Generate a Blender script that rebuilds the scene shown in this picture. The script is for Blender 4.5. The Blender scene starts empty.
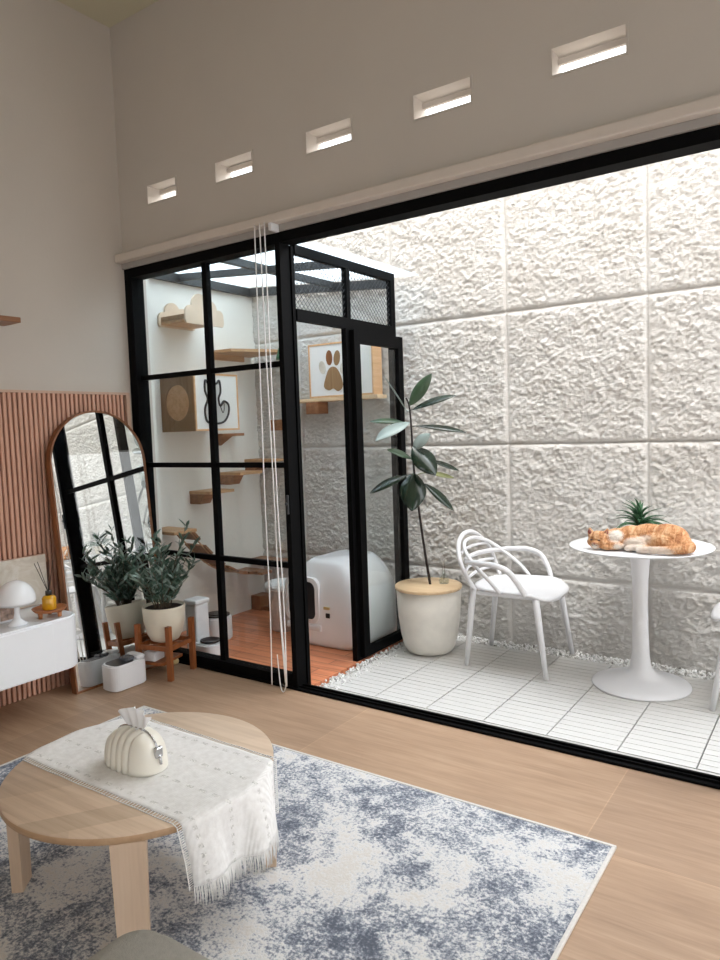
import bpy, bmesh, math, random
from mathutils import Vector, Matrix, noise, Euler
PI = math.pi
random.seed(7)
C = bpy.context.scene.collection
ORG = {}

# ------------------------------------------------------------------ materials
def lin(c):
    return tuple((v/255/12.92 if v/255 <= .04045 else ((v/255+.055)/1.055)**2.4) for v in c)
def newmat(name):
    m = bpy.data.materials.new(name); m.use_nodes = True
    nt = m.node_tree; b = nt.nodes['Principled BSDF']
    return m, nt, b
def mat(name, rgb, rough=.5, metal=0, var=0, scale=8, bump=0, bscale=40, trans=0, coat=0, stretch=None, spec=None):
    m, nt, b = newmat(name)
    c = lin(rgb)
    b.inputs['Base Color'].default_value = (*c, 1); b.inputs['Roughness'].default_value = rough
    b.inputs['Metallic'].default_value = metal
    if coat: b.inputs['Coat Weight'].default_value = coat
    if trans: b.inputs['Transmission Weight'].default_value = trans
    if spec is not None: b.inputs['Specular IOR Level'].default_value = spec
    tc = nt.nodes.new('ShaderNodeTexCoord'); src = tc.outputs['Object']
    if stretch:
        mp = nt.nodes.new('ShaderNodeMapping'); mp.inputs['Scale'].default_value = stretch
        nt.links.new(src, mp.inputs[0]); src = mp.outputs[0]
    n = nt.nodes.new('ShaderNodeTexNoise'); n.inputs['Scale'].default_value = scale; n.inputs['Detail'].default_value = 5
    nt.links.new(src, n.inputs['Vector'])
    r = nt.nodes.new('ShaderNodeMapRange'); r.inputs['From Min'].default_value = .3; r.inputs['From Max'].default_value = .7
    mx = nt.nodes.new('ShaderNodeMix'); mx.data_type = 'RGBA'
    v = var if var else .03
    mx.inputs[6].default_value = (*[x*(1-v) for x in c], 1); mx.inputs[7].default_value = (*[min(1, x*(1+v)) for x in c], 1)
    nt.links.new(n.outputs[0], r.inputs[0]); nt.links.new(r.outputs[0], mx.inputs[0]); nt.links.new(mx.outputs[2], b.inputs['Base Color'])
    if bump:
        n2 = nt.nodes.new('ShaderNodeTexNoise'); n2.inputs['Scale'].default_value = bscale; n2.inputs['Detail'].default_value = 6
        nt.links.new(src, n2.inputs['Vector'])
        bp = nt.nodes.new('ShaderNodeBump'); bp.inputs['Strength'].default_value = bump; bp.inputs['Distance'].default_value = .01
        nt.links.new(n2.outputs[0], bp.inputs['Height']); nt.links.new(bp.outputs[0], b.inputs['Normal'])
    return m
def ramp(nt, fac, stops):
    r = nt.nodes.new('ShaderNodeValToRGB'); e = r.color_ramp.elements
    while len(e) < len(stops): e.new(.5)
    for k, (p, c) in enumerate(stops): e[k].position = p; e[k].color = (*lin(c), 1)
    nt.links.new(fac, r.inputs[0]); return r.outputs[0]
def tnoise(nt, vec, scale, detail=5, rough=.5, dist=0):
    n = nt.nodes.new('ShaderNodeTexNoise'); n.inputs['Scale'].default_value = scale
    n.inputs['Detail'].default_value = detail; n.inputs['Roughness'].default_value = rough; n.inputs['Distortion'].default_value = dist
    nt.links.new(vec, n.inputs['Vector']); return n.outputs[0]
def mapping(nt, scale=(1,1,1), loc=(0,0,0), rot=(0,0,0)):
    tc = nt.nodes.new('ShaderNodeTexCoord'); mp = nt.nodes.new('ShaderNodeMapping')
    mp.inputs['Scale'].default_value = scale; mp.inputs['Location'].default_value = loc; mp.inputs['Rotation'].default_value = rot
    nt.links.new(tc.outputs['Object'], mp.inputs[0]); return mp.outputs[0]
def mixc(nt, f, a, b, mode='MIX'):
    mx = nt.nodes.new('ShaderNodeMix'); mx.data_type = 'RGBA'; mx.blend_type = mode
    if isinstance(f, (int, float)): mx.inputs[0].default_value = f
    else: nt.links.new(f, mx.inputs[0])
    for k, v in ((6, a), (7, b)):
        if isinstance(v, tuple): mx.inputs[k].default_value = (*lin(v), 1)
        else: nt.links.new(v, mx.inputs[k])
    return mx.outputs[2]
def addbump(nt, b, h, strength, dist):
    bp = nt.nodes.new('ShaderNodeBump'); bp.inputs['Strength'].default_value = strength; bp.inputs['Distance'].default_value = dist
    nt.links.new(h, bp.inputs['Height']); nt.links.new(bp.outputs[0], b.inputs['Normal'])
def wood(name, stops, axis='X', scale=1., rough=.45):
    m, nt, b = newmat(name)
    s = {'X': (1.2, 22, 22), 'Y': (22, 1.2, 22), 'Z': (22, 22, 1.2)}[axis]
    v = mapping(nt, tuple(k*scale for k in s))
    n = tnoise(nt, v, 1.6, 6, .6, .4)
    nt.links.new(ramp(nt, n, stops), b.inputs['Base Color']); b.inputs['Roughness'].default_value = rough
    addbump(nt, b, n, .08, .004)
    return m
def glassmat(name, tint=(.96, .975, .97), refl=1.0):
    m = bpy.data.materials.new(name); m.use_nodes = True; nt = m.node_tree; nt.nodes.clear()
    o = nt.nodes.new('ShaderNodeOutputMaterial'); t = nt.nodes.new('ShaderNodeBsdfTransparent'); t.inputs[0].default_value = (*tint, 1)
    g = nt.nodes.new('ShaderNodeBsdfGlossy'); g.inputs['Roughness'].default_value = .02
    f = nt.nodes.new('ShaderNodeLayerWeight'); f.inputs['Blend'].default_value = .5
    pw = nt.nodes.new('ShaderNodeMath'); pw.operation = 'POWER'; pw.inputs[1].default_value = 5; nt.links.new(f.outputs['Facing'], pw.inputs[0])
    mu = nt.nodes.new('ShaderNodeMath'); mu.operation = 'MULTIPLY_ADD'; mu.inputs[1].default_value = .9*refl; mu.inputs[2].default_value = .035*refl
    nt.links.new(pw.outputs[0], mu.inputs[0])
    x = nt.nodes.new('ShaderNodeMixShader'); nt.links.new(mu.outputs[0], x.inputs[0]); nt.links.new(t.outputs[0], x.inputs[1]); nt.links.new(g.outputs[0], x.inputs[2])
    nt.links.new(x.outputs[0], o.inputs[0]); return m

M = {}
M['wall'] = mat('painted_plaster_warm', (205, 196, 186), .85, var=.02, scale=2, bump=.05, bscale=60)
M['wall_white'] = mat('painted_plaster_white', (234, 232, 226), .85, var=.02, scale=2, bump=.06, bscale=50)
M['ceil'] = mat('ceiling_bounce_tint', (205, 198, 172), .9, var=.02, scale=2)  # yellow cast of bounced light is put into this colour
M['black'] = mat('black_powder_coated_metal', (5, 5, 6), .7, var=.1, scale=30, spec=.1)
M['darkgrey'] = mat('dark_grey_steel', (40, 42, 44), .5, var=.08, scale=20)
M['white_pl'] = mat('white_plastic', (229, 229, 231), .35, var=.01)
M['white_gloss'] = mat('white_gloss_lacquer', (246, 248, 251), .25, var=.01, coat=.2)
M['white_warm'] = mat('cream_plastic', (232, 228, 216), .4, var=.02)
M['blind'] = mat('blind_box_paint', (214, 202, 190), .6, var=.02)
M['grey_strip'] = mat('grey_lintel_paint', (170, 164, 157), .8, var=.03)
M['cord'] = mat('white_cord', (238, 236, 234), .7)
M['concrete'] = mat('pale_concrete_kerb', (200, 198, 192), .8, var=.08, scale=15, bump=.15, bscale=80)
M['pot_stone'] = mat('off_white_stone_planter', (230, 226, 217), .75, var=.05, scale=14, bump=.12, bscale=120)
M['pot_ceramic'] = mat('cream_ceramic', (232, 224, 206), .45, var=.03, scale=6)
M['soil'] = mat('dark_soil', (46, 32, 26), .95, var=.4, scale=90, bump=.8, bscale=160)
M['lightwood'] = wood('light_birch_wood', [(.25, (206, 172, 128)), (.5, (222, 190, 148)), (.75, (232, 205, 165))], 'Y')
M['lightwood_x'] = wood('light_birch_wood_lid', [(.25, (208, 176, 134)), (.5, (224, 194, 154)), (.75, (233, 208, 172))], 'X')
M['shelfwood'] = wood('pine_shelf_wood', [(.25, (168, 128, 90)), (.5, (190, 150, 110)), (.75, (206, 168, 128))], 'Y')
M['brownwood'] = wood('brown_step_wood', [(.25, (120, 80, 52)), (.5, (146, 100, 68)), (.75, (165, 118, 82))], 'Y')
M['standwood'] = wood('acacia_stand_wood', [(.25, (122, 66, 32)), (.5, (152, 88, 46)), (.75, (172, 106, 60))], 'Z')
M['mirrorwood'] = wood('walnut_mirror_frame', [(.25, (104, 62, 34)), (.5, (132, 82, 46)), (.75, (150, 98, 60))], 'Z')
M['traywood'] = wood('tray_wood', [(.25, (140, 82, 44)), (.5, (172, 108, 62)), (.75, (190, 126, 78))], 'Y')
M['slat'] = wood('salmon_wood_batten', [(.2, (196, 146, 122)), (.5, (210, 162, 138)), (.8, (220, 174, 150))], 'Z', rough=.6)
M['slatback'] = mat('dark_batten_backing', (110, 72, 58), .8, var=.1)
M['slattrim'] = mat('pale_batten_trim', (206, 172, 150), .6, var=.04)
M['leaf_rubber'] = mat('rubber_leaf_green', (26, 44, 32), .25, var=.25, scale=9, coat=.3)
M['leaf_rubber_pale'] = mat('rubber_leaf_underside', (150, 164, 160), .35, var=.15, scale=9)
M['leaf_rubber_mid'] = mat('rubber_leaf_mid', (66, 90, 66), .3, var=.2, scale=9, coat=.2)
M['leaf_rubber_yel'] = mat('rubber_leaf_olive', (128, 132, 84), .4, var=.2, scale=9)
M['stem'] = mat('dark_plant_stem', (38, 28, 26), .7, var=.2, scale=30)
M['leaf_olive'] = mat('olive_leaf', (78, 104, 90), .5, var=.35, scale=25)
M['leaf_olive2'] = mat('olive_leaf_pale', (134, 154, 144), .5, var=.25, scale=25)
M['leaf_aloe'] = mat('spiky_leaf', (48, 88, 56), .4, var=.3, scale=30)
M['twig'] = mat('grey_twig', (96, 84, 70), .8, var=.2)
M['fabric_grey'] = mat('grey_felt_fabric', (176, 173, 164), .95, var=.06, scale=90, bump=.4, bscale=500)
M['cloud'] = mat('pale_cloud_panel', (222, 200, 176), .55, var=.03, scale=6)
M['amber'] = mat('yellow_diffuser_glass', (226, 166, 30), .2, var=.08, coat=.5)
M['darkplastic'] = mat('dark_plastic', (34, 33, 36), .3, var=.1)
M['greyplastic'] = mat('smoked_grey_plastic', (92, 94, 100), .2, var=.1, coat=.4)
M['chrome'] = mat('polished_steel', (200, 200, 202), .15, metal=1)
M['tissue'] = mat('white_tissue', (245, 246, 248), .9)
M['fleece'] = mat('white_fleece', (244, 244, 244), 1, var=.04, scale=60, bump=1, bscale=140)
M['beigefab'] = mat('beige_fabric', (206, 188, 178), .95, var=.05, scale=60, bump=.3, bscale=300)
M['green'] = mat('green_fabric', (44, 110, 72), .8, var=.15)
M['ball'] = mat('pale_yellow_plastic_ball', (226, 204, 150), .5)
M['reed'] = mat('dark_reed', (60, 50, 46), .8)
M['gold'] = mat('brass_label', (206, 184, 130), .4, metal=.6)
M['ink'] = mat('black_ink_line', (24, 24, 26), .5)
M['panelwhite'] = mat('white_panel_board', (238, 236, 232), .5, var=.01)
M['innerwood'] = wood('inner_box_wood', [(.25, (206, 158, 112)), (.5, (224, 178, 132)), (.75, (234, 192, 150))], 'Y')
M['housewood'] = wood('brown_house_side', [(.25, (132, 100, 66)), (.5, (154, 120, 84)), (.75, (170, 136, 100))], 'Z')
M['glass'] = glassmat('clear_glass')
M['glassrefl'] = glassmat('small_glass', (.93, .95, .94))
M['mirror'] = mat('silvered_mirror', (238, 240, 240), .0, metal=1)

# floor: large wood-look tiles with thin pale joints
def floor_mat():
    m, nt, b = newmat('wood_look_floor_tile')
    v = mapping(nt, (1, 1, 1))
    g = mapping(nt, (1.3, 17, 1)); n = tnoise(nt, g, 1.5, 7, .62, .5)
    g2 = mapping(nt, (4, 75, 1)); n2 = tnoise(nt, g2, 1.2, 5, .6, .2)
    n3 = tnoise(nt, mapping(nt, (.9, 3.2, 1)), 1.3, 4, .6, .3)
    a = ramp(nt, n, [(.28, (148, 114, 86)), (.5, (176, 141, 110)), (.72, (194, 162, 131))])
    a = mixc(nt, .35, a, ramp(nt, n2, [(.3, (134, 106, 84)), (.7, (196, 168, 142))]))
    a = mixc(nt, .3, a, ramp(nt, n3, [(.35, (150, 124, 102)), (.65, (190, 160, 132))]))
    # per-tile tone and joints
    br = nt.nodes.new('ShaderNodeTexBrick'); br.offset = 0; br.inputs['Scale'].default_value = 1
    br.inputs['Brick Width'].default_value = 1.215; br.inputs['Row Height'].default_value = .6
    br.inputs['Mortar Size'].default_value = .0022; br.inputs['Mortar Smooth'].default_value = .2
    br.inputs['Color1'].default_value = (.88, .88, .9, 1); br.inputs['Color2'].default_value = (1.0, 1.0, 1.0, 1); br.inputs['Mortar'].default_value = (1.15, 1.15, 1.15, 1)
    nt.links.new(mapping(nt, (1, 1, 1), (.695+1.215*4, .6*8-2.177, 0)), br.inputs['Vector'])
    mu = nt.nodes.new('ShaderNodeMix'); mu.data_type = 'RGBA'; mu.blend_type = 'MULTIPLY'; mu.inputs[0].default_value = 1
    nt.links.new(a, mu.inputs[6]); nt.links.new(br.outputs['Color'], mu.inputs[7])
    nt.links.new(mu.outputs[2], b.inputs['Base Color'])
    b.inputs['Roughness'].default_value = .5
    addbump(nt, b, n2, .05, .003)
    return m
M['floor'] = floor_mat()
def deckfloor_mat():
    m, nt, b = newmat('orange_wood_deck')
    g = mapping(nt, (1.5, 24, 1)); n = tnoise(nt, g, 1.6, 6, .6, .4)
    a = ramp(nt, n, [(.3, (188, 108, 72)), (.5, (216, 136, 96)), (.7, (232, 158, 118))])
    br = nt.nodes.new('ShaderNodeTexBrick'); br.inputs['Scale'].default_value = 1; br.offset = .4
    br.inputs['Brick Width'].default_value = .62; br.inputs['Row Height'].default_value = .082; br.inputs['Mortar Size'].default_value = .0025
    br.inputs['Color1'].default_value = (.8, .8, .8, 1); br.inputs['Color2'].default_value = (1.1, 1.08, 1.05, 1); br.inputs['Mortar'].default_value = (.3, .22, .2, 1)
    nt.links.new(mapping(nt), br.inputs['Vector'])
    nt.links.new(mixc(nt, 1, a, br.outputs['Color'], 'MULTIPLY'), b.inputs['Base Color']); b.inputs['Roughness'].default_value = .35
    return m
M['orange_floor'] = deckfloor_mat()
def rug_mat():
    m, nt, b = newmat('mottled_rug_pile')
    big = tnoise(nt, mapping(nt, (1, 1, 1), (3.1, 1.7, 0)), 3.3, 7, .72, .4)
    fine = tnoise(nt, mapping(nt), 95, 3, .7)
    mid = tnoise(nt, mapping(nt), 26, 4, .7, .2)
    add = nt.nodes.new('ShaderNodeMath'); add.operation = 'MULTIPLY_ADD'; add.inputs[1].default_value = .62
    nt.links.new(fine, add.inputs[0]); nt.links.new(big, add.inputs[2])
    add2 = nt.nodes.new('ShaderNodeMath'); add2.operation = 'MULTIPLY_ADD'; add2.inputs[1].default_value = .4
    nt.links.new(mid, add2.inputs[0]); nt.links.new(add.outputs[0], add2.inputs[2])
    sub = nt.nodes.new('ShaderNodeMath'); sub.operation = 'SUBTRACT'; sub.inputs[1].default_value = .51
    nt.links.new(add2.outputs[0], sub.inputs[0])
    c = ramp(nt, sub.outputs[0], [(.33, (92, 98, 110)), (.43, (136, 141, 152)), (.49, (186, 188, 192)), (.55, (222, 221, 219)), (.68, (214, 209, 202))])
    nt.links.new(c, b.inputs['Base Color']); b.inputs['Roughness'].default_value = .95
    addbump(nt, b, fine, .6, .006)
    return m
M['rug'] = rug_mat()
M['rugedge'] = mat('rug_binding', (216, 212, 206), .9, var=.05, scale=80)
def tabletop_mat():
    m, nt, b = newmat('pale_oak_boards')
    rot = math.radians(-55)
    g = mapping(nt, (1.2, 26, 5), (0, 0, 0), (0, 0, rot)); n = tnoise(nt, g, 1.5, 7, .62, .3)
    a = ramp(nt, n, [(.28, (194, 168, 142)), (.5, (214, 190, 164)), (.74, (226, 204, 180))])
    br = nt.nodes.new('ShaderNodeTexBrick'); br.inputs['Scale'].default_value = 1; br.offset = .37
    br.inputs['Brick Width'].default_value = 1.1; br.inputs['Row Height'].default_value = .085; br.inputs['Mortar Size'].default_value = .0
    br.inputs['Color1'].default_value = (.84, .83, .82, 1); br.inputs['Color2'].default_value = (1.03, 1.03, 1.04, 1); br.inputs['Mortar'].default_value = (.8, .8, .8, 1)
    nt.links.new(mapping(nt, (1, 1, 0), (.2, 3.03, 0), (0, 0, rot)), br.inputs['Vector'])
    nt.links.new(mixc(nt, 1, a, br.outputs['Color'], 'MULTIPLY'), b.inputs['Base Color']); b.inputs['Roughness'].default_value = .5
    return m
M['oak'] = tabletop_mat()
M['oakleg'] = wood('pale_oak_leg', [(.25, (196, 170, 146)), (.5, (212, 186, 160)), (.75, (222, 198, 174))], 'Z', rough=.5)
M['oakside'] = wood('pale_oak_edge', [(.25, (170, 138, 106)), (.5, (190, 156, 122)), (.75, (200, 168, 134))], 'X', rough=.5)
def plaster_mat():
    m, nt, b = newmat('rough_cast_plaster')
    n = tnoise(nt, mapping(nt), 3, 6, .7)
    c = ramp(nt, n, [(.3, (210, 206, 200)), (.5, (220, 217, 212)), (.7, (227, 225, 221))])
    nt.links.new(c, b.inputs['Base Color']); b.inputs['Roughness'].default_value = .9
    f = tnoise(nt, mapping(nt, (1, 1, 1.4)), 42, 6, .7, 1.2)
    addbump(nt, b, f, .7, .02)
    return m
M['plaster'] = plaster_mat()
M['decktile'] = mat('white_composite_slats', (210, 208, 204), .6, var=.04, scale=12, stretch=(1, 8, 1), bump=.05, bscale=60)
M['deckgap'] = mat('dark_deck_gap', (96, 92, 88), .9, var=.2, scale=20)
def gravel_mat():
    m, nt, b = newmat('white_pebble')
    oi = nt.nodes.new('ShaderNodeNewGeometry')
    c = ramp(nt, oi.outputs['Random Per Island'], [(0, (150, 146, 140)), (.08, (222, 220, 216)), (.4, (240, 239, 236)), (1, (248, 247, 245))])
    nt.links.new(c, b.inputs['Base Color']); b.inputs['Roughness'].default_value = .7
    return m
M['gravel'] = gravel_mat()
M['gravelbed'] = mat('grit_bed', (196, 192, 186), .95, var=.2, scale=60, bump=.5, bscale=150)
def cloth_mat():
    m, nt, b = newmat('woven_cotton_runner')
    v = mapping(nt)
    sx = nt.nodes.new('ShaderNodeSeparateXYZ'); nt.links.new(v, sx.inputs[0])
    w = nt.nodes.new('ShaderNodeTexWave'); w.inputs['Scale'].default_value = 40; w.bands_direction = 'X'; nt.links.new(v, w.inputs[0])
    w2 = nt.nodes.new('ShaderNodeTexWave'); w2.inputs['Scale'].default_value = 48; w2.bands_direction = 'Y'; nt.links.new(v, w2.inputs[0])
    n = tnoise(nt, v, 50, 4, .6)
    add = nt.nodes.new('ShaderNodeMath'); add.operation = 'ADD'; nt.links.new(w.outputs[1], add.inputs[0]); nt.links.new(n, add.inputs[1])
    c = ramp(nt, n, [(.3, (232, 230, 227)), (.7, (246, 245, 243))])
    nt.links.new(c, b.inputs['Base Color']); b.inputs['Roughness'].default_value = .95
    addbump(nt, b, add.outputs[0], .35, .003)
    return m
M['cloth'] = cloth_mat()
M['clothdark'] = mat('openwork_band', (228, 226, 222), .95, var=.3, scale=160, bump=.6, bscale=260)
def poly_mat():
    m = bpy.data.materials.new('translucent_roof_sheet'); m.use_nodes = True; nt = m.node_tree; nt.nodes.clear()
    o = nt.nodes.new('ShaderNodeOutputMaterial'); t = nt.nodes.new('ShaderNodeBsdfTranslucent'); t.inputs[0].default_value = (.74, .80, .84, 1)
    g = nt.nodes.new('ShaderNodeBsdfTransparent'); g.inputs[0].default_value = (.74, .80, .84, 1)
    x = nt.nodes.new('ShaderNodeMixShader'); x.inputs[0].default_value = .45
    nt.links.new(t.outputs[0], x.inputs[1]); nt.links.new(g.outputs[0], x.inputs[2]); nt.links.new(x.outputs[0], o.inputs[0]); return m
M['poly'] = poly_mat()
def canvas_mat():
    m, nt, b = newmat('abstract_cream_canvas')
    n = tnoise(nt, mapping(nt, (1, 1, 1)), 9, 5, .6, 1.5)
    c = ramp(nt, n, [(.3, (196, 184, 168)), (.5, (214, 206, 192)), (.62, (222, 216, 206)), (.7, (188, 172, 156))])
    nt.links.new(c, b.inputs['Base Color']); b.inputs['Roughness'].default_value = .85
    return m
M['canvas'] = canvas_mat()
def cat_mat():
    m, nt, b = newmat('ginger_and_white_fur')
    v = mapping(nt)
    st = tnoise(nt, mapping(nt, (34, 9, 12), (0, 0, 0), (0, .35, .3)), 1.5, 5, .65, .8)
    fur = tnoise(nt, mapping(nt, (120, 60, 60)), 3, 3, .6)
    base = ramp(nt, st, [(.36, (158, 92, 48)), (.48, (204, 142, 92)), (.62, (232, 190, 148))])
    base = mixc(nt, .25, base, ramp(nt, fur, [(.3, (176, 112, 66)), (.7, (236, 200, 160))]))
    # white markings: shoulder, flank, tail front, chin
    def spot(loc, r, soft=.008, sq=(1, 1, 1)):
        d = nt.nodes.new('ShaderNodeVectorMath'); d.operation = 'SUBTRACT'; nt.links.new(v, d.inputs[0]); d.inputs[1].default_value = loc
        s = nt.nodes.new('ShaderNodeVectorMath'); s.operation = 'MULTIPLY'; nt.links.new(d.outputs[0], s.inputs[0]); s.inputs[1].default_value = sq
        l = nt.nodes.new('ShaderNodeVectorMath'); l.operation = 'LENGTH'; nt.links.new(s.outputs[0], l.inputs[0])
        a = nt.nodes.new('ShaderNodeMath'); a.operation = 'MULTIPLY_ADD'; nt.links.new(fur, a.inputs[0]); a.inputs[1].default_value = .05; nt.links.new(l.outputs['Value'], a.inputs[2])
        r_ = nt.nodes.new('ShaderNodeMapRange'); nt.links.new(a.outputs[0], r_.inputs[0])
        r_.inputs['From Min'].default_value = r+.025+soft; r_.inputs['From Max'].default_value = r+.025-soft
        return r_.outputs[0]
    for loc, r, sq, amt in (((-.118, -.082, .076), .034, (1, 1, 1), 1), ((-.035, -.105, .030), .048, (.9, .8, 1.2), .8), ((.01, -.085, .062), .026, (.7, 1, 1), .6), ((.06, -.145, .016), .052, (.55, 1, 1.8), .7),
                       ((-.208, -.125, .018), .018, (1, 1, 1.2), .9), ((-.10, -.115, .02), .022, (1, 1, 1), .9)):
        mm = nt.nodes.new('ShaderNodeMath'); mm.operation = 'MULTIPLY'; mm.inputs[1].default_value = amt; mm.use_clamp = True
        nt.links.new(spot(loc, r, sq=sq), mm.inputs[0]); base = mixc(nt, mm.outputs[0], base, (240, 230, 218))
    nt.links.new(base, b.inputs['Base Color']); b.inputs['Roughness'].default_value = .95
    addbump(nt, b, fur, .8, .006)
    return m
M['cat'] = cat_mat()
M['catnose'] = mat('cat_nose_pink', (150, 84, 74), .5)
M['cateye'] = mat('cat_eye_dark', (30, 20, 16), .3)

# ------------------------------------------------------------------ mesh helpers
class MB:
    def __init__(s): s.bm = bmesh.new(); s.mats = []
    def slot(s, m):
        if m not in s.mats: s.mats.append(m)
        return s.mats.index(m)
    def _fin(s, geom_faces, m=None):
        if m is not None:
            i = s.slot(m)
            for f in geom_faces: f.material_index = i
    def box(s, lo, hi, bev=0, seg=2, m=None, mtx=None):
        lo = Vector(lo); hi = Vector(hi); c = (lo+hi)/2; d = hi-lo
        t = bmesh.new()
        bmesh.ops.create_cube(t, size=1, matrix=Matrix.Translation(c) @ Matrix.Diagonal((abs(d.x), abs(d.y), abs(d.z), 1)))
        if bev: bmesh.ops.bevel(t, geom=t.edges[:], offset=bev, segments=seg, affect='EDGES', profile=.5)
        if mtx: bmesh.ops.transform(t, matrix=mtx, verts=t.verts[:])
        s.merge(t, m); return s
    def merge(s, t, m=None):
        vm = {}
        i = s.slot(m) if m is not None else 0
        for v in t.verts: vm[v] = s.bm.verts.new(v.co)
        for f in t.faces:
            try: nf = s.bm.faces.new([vm[v] for v in f.verts])
            except ValueError: continue
            nf.smooth = f.smooth; nf.material_index = i
        t.free()
    def tube(s, path, rad, n=10, cap=True, m=None, closed=False, flat=1.0):
        path = [Vector(p) for p in path]
        if not hasattr(rad, '__len__'): rad = [rad]*len(path)
        rings = []; L = len(path); i_m = s.slot(m) if m is not None else 0
        up = None
        for k, p in enumerate(path):
            if closed: d = path[(k+1) % L]-path[k-1]
            else: d = path[min(k+1, L-1)]-path[max(k-1, 0)]
            d.normalize()
            if up is None:
                up = Vector((0, 0, 1)) if abs(d.z) < .9 else Vector((1, 0, 0))
            a = d.cross(up).normalized(); up = a.cross(d).normalized()
            rings.append([s.bm.verts.new(p+a*(math.cos(2*PI*j/n)*rad[k])+up*(math.sin(2*PI*j/n)*rad[k]*flat)) for j in range(n)])
        rng = range(L) if closed else range(L-1)
        for k in rng:
            r0 = rings[k]; r1 = rings[(k+1) % L]
            for j in range(n):
                f = s.bm.faces.new((r0[j], r0[(j+1) % n], r1[(j+1) % n], r1[j])); f.smooth = True; f.material_index = i_m
        if cap and not closed:
            for r in (rings[0][::-1], rings[-1]):
                f = s.bm.faces.new(r); f.material_index = i_m
        return s
    def cyl(s, p0, p1, r0, r1=None, n=20, m=None):
        return s.tube([p0, p1], [r0, r0 if r1 is None else r1], n, m=m)
    def lathe(s, prof, c=(0, 0, 0), n=40, m=None, sx=1, sy=1):
        c = Vector(c); rings = []; i_m = s.slot(m) if m is not None else 0
        for r, z in prof:
            if r < 1e-6: rings.append([s.bm.verts.new(c+Vector((0, 0, z)))])
            else: rings.append([s.bm.verts.new(c+Vector((r*math.cos(2*PI*j/n)*sx, r*math.sin(2*PI*j/n)*sy, z))) for j in range(n)])
        for a, b in zip(rings, rings[1:]):
            for j in range(n):
                vs = []
                if len(a) == 1 and len(b) == 1: continue
                if len(a) == 1: vs = [a[0], b[(j+1) % n], b[j]]
                elif len(b) == 1: vs = [a[j], a[(j+1) % n], b[0]]
                else: vs = [a[j], a[(j+1) % n], b[(j+1) % n], b[j]]
                f = s.bm.faces.new(vs); f.smooth = True; f.material_index = i_m
        return s
    def prism(s, poly, axis, d0, d1, m=None, bev=0):
        # poly: 2-D points; axis 'x': (y,z), 'y': (x,z), 'z': (x,y)
        def P(u, v, d): return {'x': (d, u, v), 'y': (u, d, v), 'z': (u, v, d)}[axis]
        t = bmesh.new()
        a = [t.verts.new(P(u, v, d0)) for u, v in poly]; b = [t.verts.new(P(u, v, d1)) for u, v in poly]
        t.faces.new(a); t.faces.new(b[::-1]); n = len(poly)
        for j in range(n): t.faces.new((a[(j+1) % n], a[j], b[j], b[(j+1) % n]))
        bmesh.ops.recalc_face_normals(t, faces=t.faces[:])
        if bev:
            es = [e for e in t.edges if any(len(f.verts) > 4 for f in e.link_faces)]
            bmesh.ops.bevel(t, geom=es, offset=bev, segments=2, affect='EDGES')
        s.merge(t, m); return s
    def ell(s, c, r, u=24, v=14, m=None, rot=None, p=1.0):
        t = bmesh.new(); bmesh.ops.create_uvsphere(t, u_segments=u, v_segments=v, radius=1)
        for q in t.verts:
            if p != 1: q.co = Vector([math.copysign(abs(k)**p, k) for k in q.co])
        mt = Matrix.Translation(Vector(c)) @ (rot.to_matrix().to_4x4() if rot else Matrix.Identity(4)) @ Matrix.Diagonal((*r, 1))
        bmesh.ops.transform(t, matrix=mt, verts=t.verts[:])
        for f in t.faces: f.smooth = True
        s.merge(t, m); return s
    def leaf(s, p0, p1, w, nrm, bend=0., fold=.15, n=8, m=None, peak=.45, thick=.0012):
        # a leaf blade from p0 to p1, half-width w, facing nrm, drooping by bend, with real thickness
        p0 = Vector(p0); p1 = Vector(p1); d = p1-p0; L = d.length; t = d.normalized()
        nrm = Vector(nrm); nrm = (nrm-t*nrm.dot(t)).normalized(); sd = t.cross(nrm)
        i_m = s.slot(m) if m is not None else 0
        tops = []; bots = []
        for k in range(n+1):
            u = k/n
            ww = w*max(.0, math.sin(PI*u**(math.log(.5)/math.log(peak))))**.75 if 0 < u < 1 else w*.04
            c = p0+d*u-nrm*(bend*L*4*u*u/4)+nrm*(bend*L*u)
            up = nrm*(fold*ww)
            row = [c-sd*ww+up, c, c+sd*ww+up]
            tops.append([s.bm.verts.new(q+nrm*thick) for q in row]); bots.append([s.bm.verts.new(q-nrm*thick) for q in row])
        for k in range(n):
            for j in (0, 1):
                f = s.bm.faces.new((tops[k][j], tops[k+1][j], tops[k+1][j+1], tops[k][j+1])); f.smooth = True; f.material_index = i_m
                f = s.bm.faces.new((bots[k][j+1], bots[k+1][j+1], bots[k+1][j], bots[k][j])); f.smooth = True; f.material_index = i_m
            f = s.bm.faces.new((bots[k][0], bots[k+1][0], tops[k+1][0], tops[k][0])); f.material_index = i_m
            f = s.bm.faces.new((tops[k][2], tops[k+1][2], bots[k+1][2], bots[k][2])); f.material_index = i_m
        return s
    def build(s, name, m=None, parent=None, smooth=None):
        if not s.mats: s.mats = [m]
        elif m is not None and m not in s.mats: pass
        bmesh.ops.recalc_face_normals(s.bm, faces=s.bm.faces[:])
        org = ORG.get(parent.name, Vector((0, 0, 0))) if parent else Vector((0, 0, 0))
        if org.length: bmesh.ops.translate(s.bm, vec=-org, verts=s.bm.verts[:])
        me = bpy.data.meshes.new(name); s.bm.to_mesh(me); s.bm.free()
        for q in s.mats: me.materials.append(q)
        o = bpy.data.objects.new(name, me); C.objects.link(o)
        if parent: o.parent = parent; ORG[o.name] = org
        if smooth: 
            for f in me.polygons: f.use_smooth = True
        return o
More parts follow.
